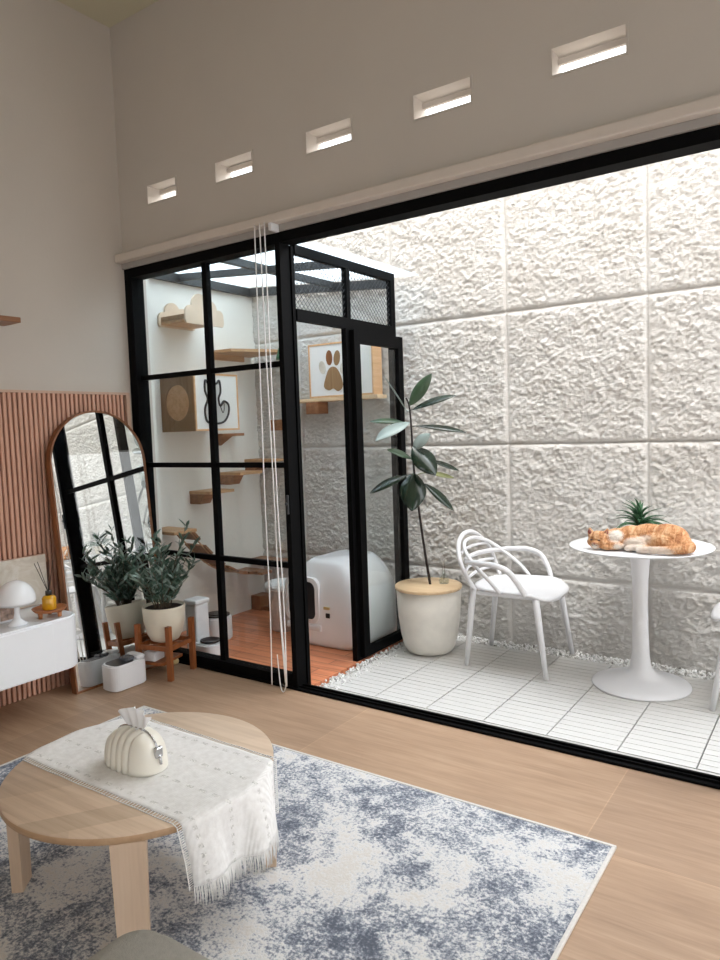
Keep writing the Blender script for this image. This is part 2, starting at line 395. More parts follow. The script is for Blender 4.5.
def thing(name, label, cat, loc=(0, 0, 0), group=None):
    o = bpy.data.objects.new(name, None); C.objects.link(o); o.location = loc; o.empty_display_size = .05
    o['label'] = label; o['category'] = cat
    if group: o['group'] = group
    ORG[o.name] = Vector(loc); return o
def recenter(o):
    # move a single-mesh thing's origin to its base
    vs = o.data.vertices; lo = [min(v.co[i] for v in vs) for i in range(3)]; hi = [max(v.co[i] for v in vs) for i in range(3)]
    c = Vector(((lo[0]+hi[0])/2, (lo[1]+hi[1])/2, lo[2])); o.data.transform(Matrix.Translation(-c)); o.location = c
def tag(o, label, cat, group=None, kind=None, rc=True):
    o['label'] = label; o['category'] = cat
    if group: o['group'] = group
    if kind: o['kind'] = kind
    if rc: recenter(o)
    return o
def struct(o): o['kind'] = 'structure'; return o
def smooth_path(pts, n=6, closed=False):
    pts = [Vector(p) for p in pts]; out = []; L = len(pts)
    rng = range(L) if closed else range(L-1)
    for k in rng:
        if closed: p0, p1, p2, p3 = pts[k-1], pts[k], pts[(k+1) % L], pts[(k+2) % L]
        else: p0, p1, p2, p3 = pts[max(k-1, 0)], pts[k], pts[k+1], pts[min(k+2, L-1)]
        for j in range(n):
            t = j/n
            out.append(.5*((2*p1)+(-p0+p2)*t+(2*p0-5*p1+4*p2-p3)*t*t+(-p0+3*p1-3*p2+p3)*t**3))
    if not closed: out.append(pts[-1])
    return out
def rrect(x0, y0, x1, y1, r, n=6):
    pts = []
    for cx, cy, a in ((x1-r, y1-r, 0), (x0+r, y1-r, 90), (x0+r, y0+r, 180), (x1-r, y0+r, 270)):
        for k in range(n+1):
            t = math.radians(a+90*k/n); pts.append((cx+r*math.cos(t), cy+r*math.sin(t)))
    return pts

# ------------------------------------------------------------------ setting
XL = -3.59; YW = 2.78; ZC = 3.74; XR = 1.6; YB = -2.4; XC = -3.78; YF = 4.10
b = MB(); b.box((XL-.2, YB-.15, -.12), (XR+.15, 2.86, 0)); struct(b.build('floor', M['floor']))
b = MB(); b.box((XL-.2, YB-.15, ZC), (XR+.15, 2.87, ZC+.06)); struct(b.build('ceiling', M['ceil']))
b = MB(); b.box((XL-.2, YB-.15, 0), (XL, 2.96, ZC)); struct(b.build('wall_left', M['wall']))
# window wall above the opening, with five real openings for the vent blocks
WX0, WX1 = XL, XR; ZT = 2.352
vents = [(-3.34, -3.088), (-2.79, -2.515), (-2.175, -1.897), (-1.58, -1.295), (-.968, -.678)]
VZ0, VZ1 = 2.675, 2.79
b = MB()
b.box((WX0, YW, ZT), (WX1, YW+.125, VZ0)); b.box((WX0, YW, VZ1), (WX1, YW+.125, ZC))
xs = [WX0]+[v for p in vents for v in p]+[WX1]
for k in range(0, len(xs), 2): b.box((xs[k], YW, VZ0), (xs[k+1], YW+.125, VZ1))
struct(b.build('wall_front', M['wall']))
for k, (x0, x1) in enumerate(vents):
    z0, z1 = VZ0+(.02 if k == 4 else 0), VZ1+(.012 if k == 4 else 0)
    z0, z1 = VZ0, VZ1
    b = MB()
    # moulded rim and two louvre fins of a concrete vent block
    b.box((x0, YW-.004, z0), (x1, YW+.012, z0+.008)); b.box((x0, YW-.004, z1-.008), (x1, YW+.012, z1))
    b.box((x0, YW-.004, z0+.008), (x0+.008, YW+.012, z1-.008)); b.box((x1-.008, YW-.004, z0+.008), (x1, YW+.012, z1-.008))
    b.box((x0, YW+.09, z1-.03), (x1, YW+.105, z1-.008), mtx=None)
    o = struct(b.build('window_%d' % (k+2), M['wall']))
# back and right walls behind the camera, each with an opening added to let sky light in
b = MB()
b.box((XL, YB-.15, 0), (-1.5, YB, ZC)); b.box((.5, YB-.15, 0), (XR, YB, ZC)); b.box((-1.5, YB-.15, 0), (.5, YB, .8)); b.box((-1.5, YB-.15, 2.0), (.5, YB, ZC))
struct(b.build('wall_back', M['wall']))
b = MB()
b.box((XR, YB-.15, 0), (XR+.15, -.8, ZC)); b.box((XR, 1.5, 0), (XR+.15, 2.96, ZC)); b.box((XR, -.8, 0), (XR+.15, 1.5, .6)); b.box((XR, -.8, 2.1), (XR+.15, 1.5, ZC))
struct(b.build('wall_right', M['wall']))
# painted lintel band under the blind box
b = MB(); b.box((XL, YW-.012, ZT), (XR, YW, 2.44)); struct(b.build('trim_1', M['grey_strip']))
# black floor track and pale kerb
b = MB()
b.box((XL, 2.775, 0), (XR, 2.862, .012), .003); b.box((XL, 2.795, .012), (XR, 2.801, .022)); b.box((XL, 2.825, .012), (XR, 2.831, .022))
struct(b.build('trim_2', M['black']))
b = MB(); b.box((-2.28, 2.863, -.1), (XR, 2.9, .0)); struct(b.build('trim_3', M['concrete']))
# courtyard wall of rough-cast panels with recessed joints
def plaster_wall():
    bm = bmesh.new()
    x0, x1, z0, z1 = XC-.05, 2.0, -.12, 3.02
    st = .0085; nx = int((x1-x0)/st); nz = int((z1-z0)/st)
    gx = [-.91+.812*k for k in range(-5, 5)]; gz = [-.385, .43, 1.232, 2.03, 2.83]
    rows = []
    for j in range(nz+1):
        z = z0+(z1-z0)*j/nz; row = []
        for i in range(nx+1):
            x = x0+(x1-x0)*i/nx
            dg = min(min(abs(x-g) for g in gx), min(abs(z-g) for g in gz))
            v = Vector((x*21, z*28, 3.3))
            w = noise.noise_vector(v*.5)*.5
            h = noise.noise(v*.7+w*2)
            h2 = abs(noise.noise(v*2.0+w*1.5)); h3 = noise.noise(v*3.3+w)
            d = .008*h+.009*(.45-h2)+.011*h3+.004*noise.noise(v*5.5)
            edge = min(1, max(0, (dg-.007)/.02)); edge = edge*edge*(3-2*edge)
            y = YF-(d+.004)*edge+(1-min(1, max(0, (dg-.003)/.006)))*.016
            row.append(bm.verts.new((x, y, z)))
        rows.append(row)
    for j in range(nz):
        for i in range(nx):
            f = bm.faces.new((rows[j][i], rows[j][i+1], rows[j+1][i+1], rows[j+1][i])); f.smooth = True
    # back and top so that the wall has thickness
    me = bpy.data.meshes.new('wall_courtyard'); bm.to_mesh(me); bm.free(); me.materials.append(M['plaster'])
    o = bpy.data.objects.new('wall_courtyard', me); C.objects.link(o); o['kind'] = 'structure'
    b2 = MB(); b2.box((XC-.05, YF+.022, -.12), (2.0, YF+.2, 3.02)); q = b2.build('masonry', M['plaster'], o)
plaster_wall()
b = MB(); b.box((XC-.15, 2.96, -.12), (XC, YF+.2, 3.02)); b.box((XC, 2.94, -.12), (XL, 2.96, 3.02)); struct(b.build('wall_enclosure', M['wall_white']))
# courtyard ground
b = MB(); b.box((-2.45, 2.86, -.2), (2.0, YF+.02, -.03)); struct(b.build('ground_bed', M['gravelbed']))
b = MB(); b.box((XC, 2.862, -.1), (-2.345, YF, 0)); struct(b.build('floor_enclosure', M['orange_floor']))
# slatted deck tiles, .3 m square, six slats each
def deck():
    b = MB(); T = .2205
    T = .2995
    x0 = -.349*1.358-.0; y0 = 2.906
    b.box((-2.14, 2.903, -.03), (2.0, 3.955, -.012), m=M['deckgap'])
    for j in range(3):
        for i in range(-6, 9):
            tx0 = x0+i*T; tx1 = tx0+T
            if tx0 < -2.3: continue
            for k in range(6):
                sy = y0+j*T+k*T/6
                g = .0016; e0 = .0028 if k == 0 else g; e1 = .0028 if k == 5 else g
                b.box((tx0+.0028, sy+e0, -.014), (tx1-.0028, sy+T/6-e1, -.0005), m=M['decktile'])
    # cut half row by the wall
    for i in range(-6, 9):
        tx0 = x0+i*T; tx1 = tx0+T
        for k in range(3):
            sy = y0+3*T+k*T/6
            if tx0 < -2.3: continue
            b.box((tx0+.0028, sy+.002, -.014), (tx1-.0028, sy+T/6-.0016, -.0005), m=M['decktile'])
    struct(b.build('deck_floor', None))
deck()
# gravel
def gravel():
    bm = bmesh.new()
    def stone(x, y, z, r):
        if any((x-fx)**2+(y-fy)**2 < .03**2 for fx, fy in ((-1.80, 3.98), (-1.32, 4.03), (0, 3.99), (-.45, 4.03))): return
        t = bmesh.ops.create_icosphere(bm, subdivisions=1, radius=r)['verts']
        a = Euler((random.random()*6, random.random()*6, random.random()*6)).to_matrix()
        s = Vector((1, random.uniform(.6, .9), random.uniform(.45, .7)))
        for v in t: v.co = a @ Vector([v.co[i]*s[i] for i in range(3)]) + Vector((x, y, z))
    for k in range(2600):
        stone(random.uniform(-2.2, 1.2), random.uniform(3.965, 4.085), random.uniform(-.022, .0), random.uniform(.007, .014))
    for k in range(900):
        stone(random.uniform(-2.335, -2.2), random.uniform(2.9, 3.95), random.uniform(-.022, .0), random.uniform(.006, .012))
    me = bpy.data.meshes.new('white_gravel'); bm.to_mesh(me); bm.free(); me.materials.append(M['gravel'])
    o = bpy.data.objects.new('white_gravel', me); C.objects.link(o)
    tag(o, 'white pebble gravel strip along the foot of the rough wall', 'gravel', kind='stuff')
gravel()

# ------------------------------------------------------------------ window_1: black fixed glazing 2 x 4
w1 = bpy.data.objects.new('window_1', None); C.objects.link(w1); w1['kind'] = 'structure'
b = MB(); y0, y1 = 2.782, 2.872
b.box((XL, y0, 0), (XL+.062, y1, ZT), .002); b.box((-2.40, y0, 0), (-2.368, y1-.012, ZT), .002)
b.box((XL+.062, y0, 2.298), (-2.40, y1, ZT)); b.box((XL+.062, y0+.01, .012), (-2.40, y1-.01, .062))
b.box((-2.368, y0, 2.302), (-.355, y1, ZT)); b.box((-.355, y0, .012), (-.30, y1, ZT))
b.build('window_frame', M['black'], w1)
b = MB()
b.box((-2.963, 2.812, .062), (-2.929, 2.846, 2.298))
for z in (1.706, 1.181, .651): b.box((XL+.062, 2.815, z-.014), (-2.40, 2.843, z+.014))
b.build('glazing_bar', M['black'], w1)
b = MB(); b.box((XL+.062, 2.827, .062), (-2.40, 2.831, 2.298)); b.build('window_pane', M['glass'], w1)
b = MB(); b.box((-2.384, 2.77, .93), (-2.372, 2.782, 1.03), .003); b.ell((-2.378, 2.765, .985), (.008, .008, .008)); b.build('latch', M['darkgrey'], w1)

# ------------------------------------------------------------------ enclosure: side frame, roof, sliding leaf
sx0, sx1 = -2.385, -2.352
enc = bpy.data.objects.new('window_7', None); C.objects.link(enc); enc['kind'] = 'structure'
b = MB()
b.box((-2.40, 2.861, 0), (-2.360, 2.885, 2.30)); b.box((sx0, 3.31, 0), (sx1, 3.37, 1.925)); b.box((sx0, 3.805, 0), (sx1, 3.85, 2.262))
b.box((sx0, 2.885, 1.925), (sx1, 3.805, 1.985)); b.box((sx0, 2.885, 2.262), (sx1, 3.85, 2.31)); b.box((sx0, 3.33, 1.985), (sx1, 3.365, 2.262))
b.box((sx0, 3.37, 0), (sx1, 3.805, .03))
b.build('side_frame', M['black'], enc)
b = MB()
L0, L1, z0, z1 = 2.885, 3.805, 1.985, 2.262; H = z1-z0; step = .033
k = -H
while k < L1-L0:
    for sgn in (1, -1):
        a = max(0, k); e = min(L1-L0, k+H)
        if e-a > .004:
            za, ze = (a-k), (e-k)
            if sgn < 0: za, ze = H-za, H-ze
            b.tube([(-2.368+.002*sgn, L0+a, z0+za), (-2.368+.002*sgn, L0+e, z0+ze)], .0016, 4, cap=False)
    k += step
b.build('wire_mesh', M['darkgrey'], enc)
d1 = bpy.data.objects.new('door_1', None); C.objects.link(d1); d1['kind'] = 'structure'
lx0, lx1 = -2.349, -2.318
b = MB(); b.box((lx0, 3.34, .02), (lx1, 3.40, 1.918)); b.box((lx0, 3.82, .02), (lx1, 3.872, 1.918)); b.box((lx0, 3.40, 1.845), (lx1, 3.82, 1.918)); b.box((lx0, 3.40, .02), (lx1, 3.82, .075))
b.build('door_frame', M['black'], d1)
b = MB(); b.box((-2.335, 3.40, .075), (-2.331, 3.82, 1.835)); b.build('door_pane', M['glass'], d1)
# roof
rf = bpy.data.objects.new('enclosure_roof', None); C.objects.link(rf); rf['kind'] = 'structure'
def rz(x): return 2.316+(-2.33-x)*.088
def slab(b, xa, xb, ya, yb, dz0, dz1):
    t = bmesh.new()
    vs = [t.verts.new((x, y, rz(x)+d)) for d in (dz0, dz1) for x, y in ((xa, ya), (xb, ya), (xb, yb), (xa, yb))]
    for q in ((3, 2, 1, 0), (4, 5, 6, 7), (0, 1, 5, 4), (1, 2, 6, 5), (2, 3, 7, 6), (3, 0, 4, 7)): t.faces.new([vs[i] for i in q])
    b.merge(t)
b = MB(); slab(b, XC+.005, -2.265, 2.945, 4.0, .0, .008); b.build('roof_sheet', M['poly'], rf)
b = MB()
slab(b, XC, XC+.05, 2.96, 4.08, -.06, -.002); slab(b, -2.97, -2.93, 2.96, 4.05, -.045, -.002)
slab(b, XC, -2.39, 3.33, 3.37, -.045, -.003); slab(b, XC, -2.52, 4.02, 4.06, -.06, -.002)
b.build('roof_beam', M['darkgrey'], rf)

# ------------------------------------------------------------------ roller blind box and its cords
t = thing('roller_blind', 'long beige roller blind box mounted above the black sliding opening', 'blind', (-2.4, 2.72, 2.38))
b = MB(); b.box((XL+.005, 2.715, 2.382), (XR-.01, 2.768, 2.428), .006); b.build('headrail', M['blind'], t)
b = MB(); b.box((-2.37, 2.706, 2.345), (-2.35, 2.766, 2.382), .003); b.build('bracket', M['white_pl'], t)
def cordp(x0, dx, zb, ph):
    return smooth_path([(x0, 2.709, 2.39), (x0+dx*.2, 2.708, 1.8), (x0+dx*.6, 2.71, 1.0), (x0+dx, 2.712+.01*ph, .45), (x0+dx*1.2, 2.715, zb)], 8)
for x0, dx, zb, ph in ((-2.462, -.02, .03, 1), (-2.428, .03, .06, -1), (-2.396, .01, .04, 1)):
    b = MB(); b.tube(cordp(x0, dx, zb, ph), .0032, 6); b.build('cord', M['cord'], t)
b = MB()
lp = smooth_path([(-2.412, 2.709, .9), (-2.40, 2.712, .4), (-2.388, 2.716, .1), (-2.405, 2.72, .012), (-2.43, 2.72, .03), (-2.44, 2.715, .2)], 8); b.tube(lp, .003, 6)
b.build('cord', M['cord'], t)
b = MB(); b.ell((-2.408, 2.718, .03), (.012, .01, .022)); b.build('cord_weight', M['glassrefl'], t)

# ------------------------------------------------------------------ slatted wall panel
t = thing('slatted_wall_panel', 'salmon pink wooden batten panel covering the lower left wall', 'wall panel', (XL, 1.8, 0))
b = MB(); b.box((XL+.001, .6, 0), (XL+.014, 2.735, 1.605)); b.build('backing_board', M['slatback'], t)
b = MB(); y = .62
while y < 2.70:
    b.box((XL+.014, y, .0), (XL+.034, y+.0185, 1.605), .003, 1); y += .0275
b.build('batten', M['slat'], t)['kind'] = 'stuff'
b = MB(); b.box((XL+.001, .6, 1.605), (XL+.036, 2.745, 1.619)); b.box((XL+.001, 2.72, 0), (XL+.036, 2.745, 1.605)); b.build('edge_trim', M['slattrim'], t)
# small wall shelf cut by the left border
b = MB(); b.box((XL, 1.55, 1.945), (XL+.16, 2.02, 1.972), .003); o = b.build('wall_shelf', M['brownwood'])
tag(o, 'small brown wooden shelf high on the left wall', 'shelf')

# ------------------------------------------------------------------ floating cabinet
t = thing('floating_cabinet', 'white gloss wall-hung cabinet with rounded corners under the lamp', 'cabinet', (-3.35, 1.3, .225))
cy1 = 2.075
b = MB(); pl = [(XL+.037, .7), (-3.152, .7)]
for k in range(9):
    a = PI/2*k/8; pl.append((-3.152-.09*(1-math.cos(a)), cy1-.09+.09*math.sin(a)))
pl.append((XL+.037, cy1)); b.prism(pl, 'z', .225, .485, bev=.008); b.build('body', M['white_gloss'], t)
for y0_, y1_ in ((.72, 1.30), (1.304, 1.91)):
    b = MB(); b.box((-3.1535, y0_, .232), (-3.146, y1_, .474), .003); b.build('door', M['white_gloss'], t)

# things on the cabinet
LX, LY, TZ = -3.235, 1.785, .4865
t = thing('mushroom_lamp', 'small white mushroom-shaped table lamp on the white cabinet', 'lamp', (LX, LY, TZ))
b = MB(); b.lathe([(0, 0), (.043, 0), (.044, .006), (.035, .012), (.016, .03), (.010, .06), (.010, .12), (.0, .12)], (LX, LY, TZ), 32); b.build('base', M['white_gloss'], t)
b = MB(); pr = []
for k in range(15):
    a = math.radians(-6+96*k/14); pr.append((.089*math.cos(a), .115+.098*math.sin(a)))
pr = [(.083, .108)]+pr[:-1]+[(0, .213)]
inn = [(r*.95, z-.004) for r, z in pr[1:-1]][::-1]
b.lathe([(0, .200)]+inn+pr, (LX, LY, TZ), 40); b.build('lamp_shade', M['white_gloss'], t)
# tray and diffuser
ty, tx = 1.955, -3.24
t = thing('wooden_tray', 'small round footed wooden tray beside the mushroom lamp', 'tray', (tx, ty, TZ))
b = MB(); b.lathe([(0, .03), (.07, .03), (.082, .045), (.078, .045), (.067, .036), (0, .036)], (tx, ty, TZ), 32); b.build('board', M['traywood'], t)
for a in (30, 150, 270):
    x_, y_ = tx+.05*math.cos(math.radians(a)), ty+.05*math.sin(math.radians(a))
    b = MB(); b.cyl((x_, y_, TZ), (x_, y_, TZ+.031), .009, .012, 12); b.build('foot', M['traywood'], t)
z = TZ+.037
t = thing('reed_diffuser', 'yellow reed diffuser bottle with black collar standing on the wooden tray', 'diffuser', (tx, ty, z))
b = MB(); b.lathe([(0, 0), (.031, 0), (.033, .005), (.033, .055), (.026, .066), (.013, .07), (0, .07)], (tx, ty, z), 28); b.build('bottle', M['amber'], t)
b = MB(); b.lathe([(0, .07), (.015, .07), (.015, .092), (0, .092)], (tx, ty, z), 20); b.build('collar', M['darkplastic'], t)
for dx, dy in ((.01, -.07), (-.02, -.035), (.02, -.012), (-.01, .02), (.0, .035)):
    b = MB(); b.cyl((tx, ty, z+.08), (tx+dx, ty+dy, z+.24), .0016, n=6); b.build('reed', M['reed'], t)
# canvas leaning against the battens
mt = Matrix.Translation((XL+.052, 0, TZ)) @ Matrix.Rotation(math.radians(-2.0), 4, 'Y')
t = thing('leaning_canvas', 'cream abstract canvas leaning on the batten panel behind the lamp', 'canvas', (XL+.06, 1.85, TZ))
b = MB(); b.box((0, 1.55, 0), (.02, 2.125, .265), .003, mtx=mt); b.build('stretcher', M['slattrim'], t)
b = MB(); b.box((.0202, 1.553, .003), (.0215, 2.122, .262), mtx=mt); b.build('picture', M['canvas'], t)
# small arched photo frame behind the lamp
t = thing('arched_photo_frame', 'small white arched picture frame standing right behind the lamp stem', 'picture frame', (-3.33, 1.80, TZ))
def arch(y0_, y1_, z0_, h, n=12):
    w = (y1_-y0_)/2; c = (y0_+y1_)/2
    return [(y0_, z0_), (y1_, z0_)]+[(c+w*math.cos(PI*k/n), z0_+h-w+w*math.sin(PI*k/n)) for k in range(n+1)]
b = MB(); b.prism(arch(1.745, 1.855, TZ, .15), 'x', -3.345, -3.33); b.build('frame', M['white_pl'], t)
b = MB(); b.prism(arch(1.755, 1.845, TZ+.01, .13), 'x', -3.33, -3.3285); b.build('photograph', mat('faded_photo', (176, 150, 136), .6, var=.5, scale=40), t)

# ------------------------------------------------------------------ arched mirror leaning on the panel
mw, mh = .60, 1.515
t = thing('arched_floor_mirror', 'tall arched floor mirror in a brown wooden frame leaning against the battens', 'mirror', (0, 0, 0))
def march(ins, n=28):
    w = mw/2-ins; return [(ins, ins), (mw-ins, ins)]+[(mw/2+w*math.cos(PI*k/n), mh-mw/2+w*math.sin(PI*k/n)) for k in range(n+1)]
b = MB(); bm = b.bm
o_, i_ = march(0), march(.010)
rings = [[bm.verts.new((x, u, v)) for u, v in p] for x, p in ((-.044, o_), (.0, o_), (.0, i_), (-.010, i_))]
n = len(o_)
for a, c in zip(rings, rings[1:]):
    for j in range(n): bm.faces.new((a[j], a[(j+1) % n], c[(j+1) % n], c[j]))
bm.faces.new(rings[0]); b.build('frame', M['mirrorwood'], t)
b = MB(); b.prism(march(.0102), 'x', -.012, -.006); b.build('mirror_glass', M['mirror'], t)
t.location = (-3.362, 2.15, .002); t.rotation_euler = (0, -.093, -.035)

# ------------------------------------------------------------------ white pet fountain in front of the mirror
t = thing('pet_water_fountain', 'white oblong pet water fountain with dark basin in front of the mirror', 'pet fountain', (-3.25, 2.375, 0))
fx0, fx1, fy0, fy1, fh = -3.322, -3.185, 2.262, 2.485, .138
b = MB(); b.prism(rrect(fx0, fy0, fx1, fy1, .045), 'z', .002, fh, bev=.006); b.build('body', M['white_pl'], t)
b = MB(); b.prism(rrect(fx0+.012, fy0+.02, fx1-.012, fy1-.075, .03), 'z', fh, fh+.002); b.build('basin', M['darkplastic'], t)
b = MB(); b.prism(rrect(fx0+.03, fy0+.10, fx1-.03, fy1-.06, .02), 'z', fh+.002, fh+.018, bev=.004); b.build('pump_cover', M['greyplastic'], t)
b = MB(); b.prism(rrect(fx0+.012, fy1-.06, fx1-.012, fy1-.008, .015), 'z', fh, fh+.02, bev=.005); b.build('lid', M['white_pl'], t)

# ------------------------------------------------------------------ plant stand, olive plant
sc = Vector((-3.205, 2.625, 0)); yaw = math.radians(12.4); S = .105
def sp(u, v, z): return (sc.x+u*math.cos(yaw)-v*math.sin(yaw), sc.y+u*math.sin(yaw)+v*math.cos(yaw), z)
t = thing('plant_stand', 'brown wooden four-legged plant stand next to the mirror', 'plant stand', tuple(sc))
rotm = Matrix.Translation(sc) @ Matrix.Rotation(yaw, 4, 'Z')
for u in (-1, 1):
    for v in (-1, 1):
        b = MB(); b.box((u*S-.014, v*S-.014, 0), (u*S+.014, v*S+.014, .305), .002, mtx=rotm); b.build('leg', M['standwood'], t)
b = MB()
b.box((-S, -.012, .165), (S, .012, .19), mtx=rotm); b.box((-.012, -S, .165), (.012, S, .19), mtx=rotm)
for v in (-1, 1): b.box((-S+.014, v*S-.008, .165), (S-.014, v*S+.008, .19), mtx=rotm); b.box((v*S-.008, -S+.014, .165), (v*S+.008, S-.014, .19), mtx=rotm)
b.build('crossbar', M['standwood'], t)
b = MB(); b.box((-S+.014, -S+.006, .075), (S-.06, S-.014, .09), mtx=rotm); b.build('lower_shelf', M['standwood'], t)
b = MB(); b.box((-.085, -.09, .0905), (-.01, .0, .145), .006, mtx=rotm); o = b.build('white_container', M['white_pl'])
tag(o, 'small white plastic container on the lower shelf of the plant stand', 'container')
b = MB(); b.ell((-3.275, 2.748, .021), (.02, .02, .02)); o = b.build('toy_ball', M['ball']); tag(o, 'small pale yellow toy ball on the floor behind the plant stand', 'ball')
PZ = .191
t = thing('potted_olive_plant', 'bushy olive plant in a round cream pot on the wooden stand', 'potted plant', (sc.x, sc.y, PZ))
b = MB(); b.lathe([(0, 0), (.05, 0), (.078, .012), (.098, .05), (.114, .12), (.120, .195), (.118, .205), (.112, .205), (.108, .19), (0, .186)], (sc.x, sc.y, PZ), 40)
pt = b.build('pot', M['pot_ceramic'], t)
b = MB(); b.lathe([(0, .196), (.109, .19), (.109, .187), (0, .187)], (sc.x, sc.y, PZ), 30); b.build('soil', M['soil'], pt)
bs, bl = MB(), MB()
rnd = random.Random(21)
for k in range(46):
    a = rnd.uniform(0, 2*PI); r = rnd.uniform(.03, .21)*(.8 if k % 2 else 1); h = rnd.uniform(.14, .37)
    lean = Vector((math.cos(a)*r, math.sin(a)*r, 0))
    lean.x = max(lean.x, -.08); lean.y = min(lean.y, .09)
    if k == 0: lean, h = Vector((.11, .06, 0)), .46
    if k == 1: lean, h = Vector((.03, -.06, 0)), .42
    p0 = Vector((sc.x+lean.x*.25, sc.y+lean.y*.25, PZ+.19)); p3 = p0+lean+Vector((0, 0, h))
    path = smooth_path([p0, p0+lean*.25+Vector((0, 0, h*.45)), p3], 6)
    bs.tube(path, [.0032*(1-.6*i/(len(path)-1)) for i in range(len(path))], 5)
    for i in range(3, len(path)):
        for q in range(2):
            p = path[i]; aa = rnd.uniform(0, 2*PI)
            d = Vector((math.cos(aa)*.8, math.sin(aa)*.8, rnd.uniform(.3, 1.1))).normalized()
            L = rnd.uniform(.045, .075)
            e = p+d*L
            if e.x < -3.33: continue
            if e.y > 2.765: continue
            bl.leaf(p, e, rnd.uniform(.0065, .0095), Vector((rnd.uniform(-1, 1), rnd.uniform(-1, 1), .8)), bend=.1, n=4, thick=.0005, m=M['leaf_olive'] if rnd.random() < .72 else M['leaf_olive2'])
bs.build('stem', M['twig'], t); bl.build('foliage', None, t)

# ------------------------------------------------------------------ inside the enclosure
t = thing('automatic_pet_feeder', 'tall white automatic pet feeder with dark bowl tray behind the plant stand', 'pet feeder', (-3.32, 3.03, 0))
b = MB(); b.box((-3.405, 2.95, 0), (-3.305, 3.06, .305), .012, 3); b.build('body', M['white_pl'], t)
b = MB(); b.box((-3.41, 2.945, .306), (-3.298, 3.065, .335), .01, 3); b.build('lid', M['white_pl'], t)
b = MB(); b.prism(rrect(-3.335, 2.925, -3.165, 3.07, .05), 'z', 0, .075, bev=.008); b.build('tray', M['white_pl'], t)
b = MB(); b.lathe([(0, .072), (.045, .075), (.06, .086), (.064, .086), (.062, .076), (0, .076)], (-3.24, 2.998, .004), 30, sy=.95); b.build('bowl', M['darkplastic'], t)
t = thing('round_pet_fountain', 'low white pet fountain with black rim beside the tall feeder', 'pet fountain', (-3.32, 3.30, 0))
b = MB(); b.prism(rrect(-3.53, 3.16, -3.345, 3.34, .08, 8), 'z', 0, .158, bev=.01); b.build('body', M['white_pl'], t)
b = MB(); b.prism(rrect(-3.52, 3.17, -3.355, 3.33, .075, 8), 'z', .158, .168); b.prism(rrect(-3.495, 3.195, -3.38, 3.305, .055, 8), 'z', .168, .174, m=None); b.build('rim', M['darkplastic'], t)
t = thing('fleecy_cat_stool', 'beige round cat stool topped with white fleece next to the litter box', 'cat stool', (-3.19, 3.64, 0))
b = MB(); b.lathe([(0, 0), (.085, 0), (.092, .02), (.098, .15), (.094, .28), (0, .285)], (-3.19, 3.64, 0), 32); b.build('body', M['beigefab'], t)
b = MB(); b.lathe([(0, .284), (.11, .286), (.128, .30), (.125, .322), (.10, .335), (.05, .328), (0, .325)], (-3.19, 3.64, 0), 32); b.build('cushion', M['fleece'], t)
b = MB(); b.box((-3.775, 3.93, 0), (-3.68, 4.06, .11), .004); b.box((-3.68, 3.95, .0), (-3.50, 4.05, .03), .004, m=None)
o = b.build('low_wooden_step', M['brownwood']); tag(o, 'low brown wooden step on the orange floor in the back corner', 'step')
# litter box
t = thing('automatic_litter_box', 'large rounded white automatic litter box on the orange wooden floor', 'litter box', (-2.70, 3.70, 0))
def lbox():
    x0, x1, y0, y1 = -3.02, -2.405, 3.43, 3.95
    b = MB(); lv = 26
    prof = []
    for k in range(lv+1):
        z = .555*k/lv
        if z < .05: s_ = 1-.10*(1-z/.05)**2
        else:
            u = (z-.05)/.505; s_ = (1-max(0, (u-.22)/.78)**2.3)**.5 if u < 1 else 0
        prof.append((z+.004, s_))
    rings = []
    cx, cy = (x0+x1)/2, (y0+y1)/2; hx, hy = (x1-x0)/2, (y1-y0)/2; n = 56
    for z, s_ in prof[:-1]:
        r = []
        for j in range(n):
            a = 2*PI*j/n; ca, sa = math.cos(a), math.sin(a); e = .42
            ux = math.copysign(abs(ca)**e, ca); uy = math.copysign(abs(sa)**e, sa)
            r.append(b.bm.verts.new((cx+hx*ux*(.16+.84*s_), cy+hy*uy*(.35*s_+.65), z)))
        rings.append(r)
    for p, q in zip(rings, rings[1:]):
        for j in range(n):
            f = b.bm.faces.new((p[j], p[(j+1) % n], q[(j+1) % n], q[j])); f.smooth = True
    b.bm.faces.new(rings[0][::-1]); f = b.bm.faces.new(rings[-1]); f.smooth = True
    b.build('body', M['white_gloss'], t)
lbox()
b = MB()
o1, i1 = rrect(-2.985, .145, -2.715, .435, .06), rrect(-2.96, .17, -2.74, .41, .045)
v0 = [b.bm.verts.new((u, 3.422, v)) for u, v in o1]; v1 = [b.bm.verts.new((u, 3.418, v)) for u, v in i1]; v2 = [b.bm.verts.new((u, 3.46, v)) for u, v in i1]; v3 = [b.bm.verts.new((u, 3.46, v)) for u, v in o1]
n = len(o1)
for a, c in ((v0, v1), (v1, v2), (v3, v0)):
    for j in range(n): b.bm.faces.new((a[j], a[(j+1) % n], c[(j+1) % n], c[j]))
b.build('entrance_rim', M['white_pl'], t)
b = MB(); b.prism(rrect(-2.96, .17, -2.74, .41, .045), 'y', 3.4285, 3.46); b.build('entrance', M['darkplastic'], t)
b = MB(); b.box((-2.98, 3.415, .10), (-2.70, 3.45, .14), .01); b.build('threshold', M['white_pl'], t)
b = MB(); b.box((-2.665, 3.424, .193), (-2.635, 3.436, .223), .003); b.build('display', M['darkplastic'], t)
b = MB(); b.box((-2.68, 3.4235, .245), (-2.635, 3.436, .262), .003); b.build('badge', M['gold'], t)

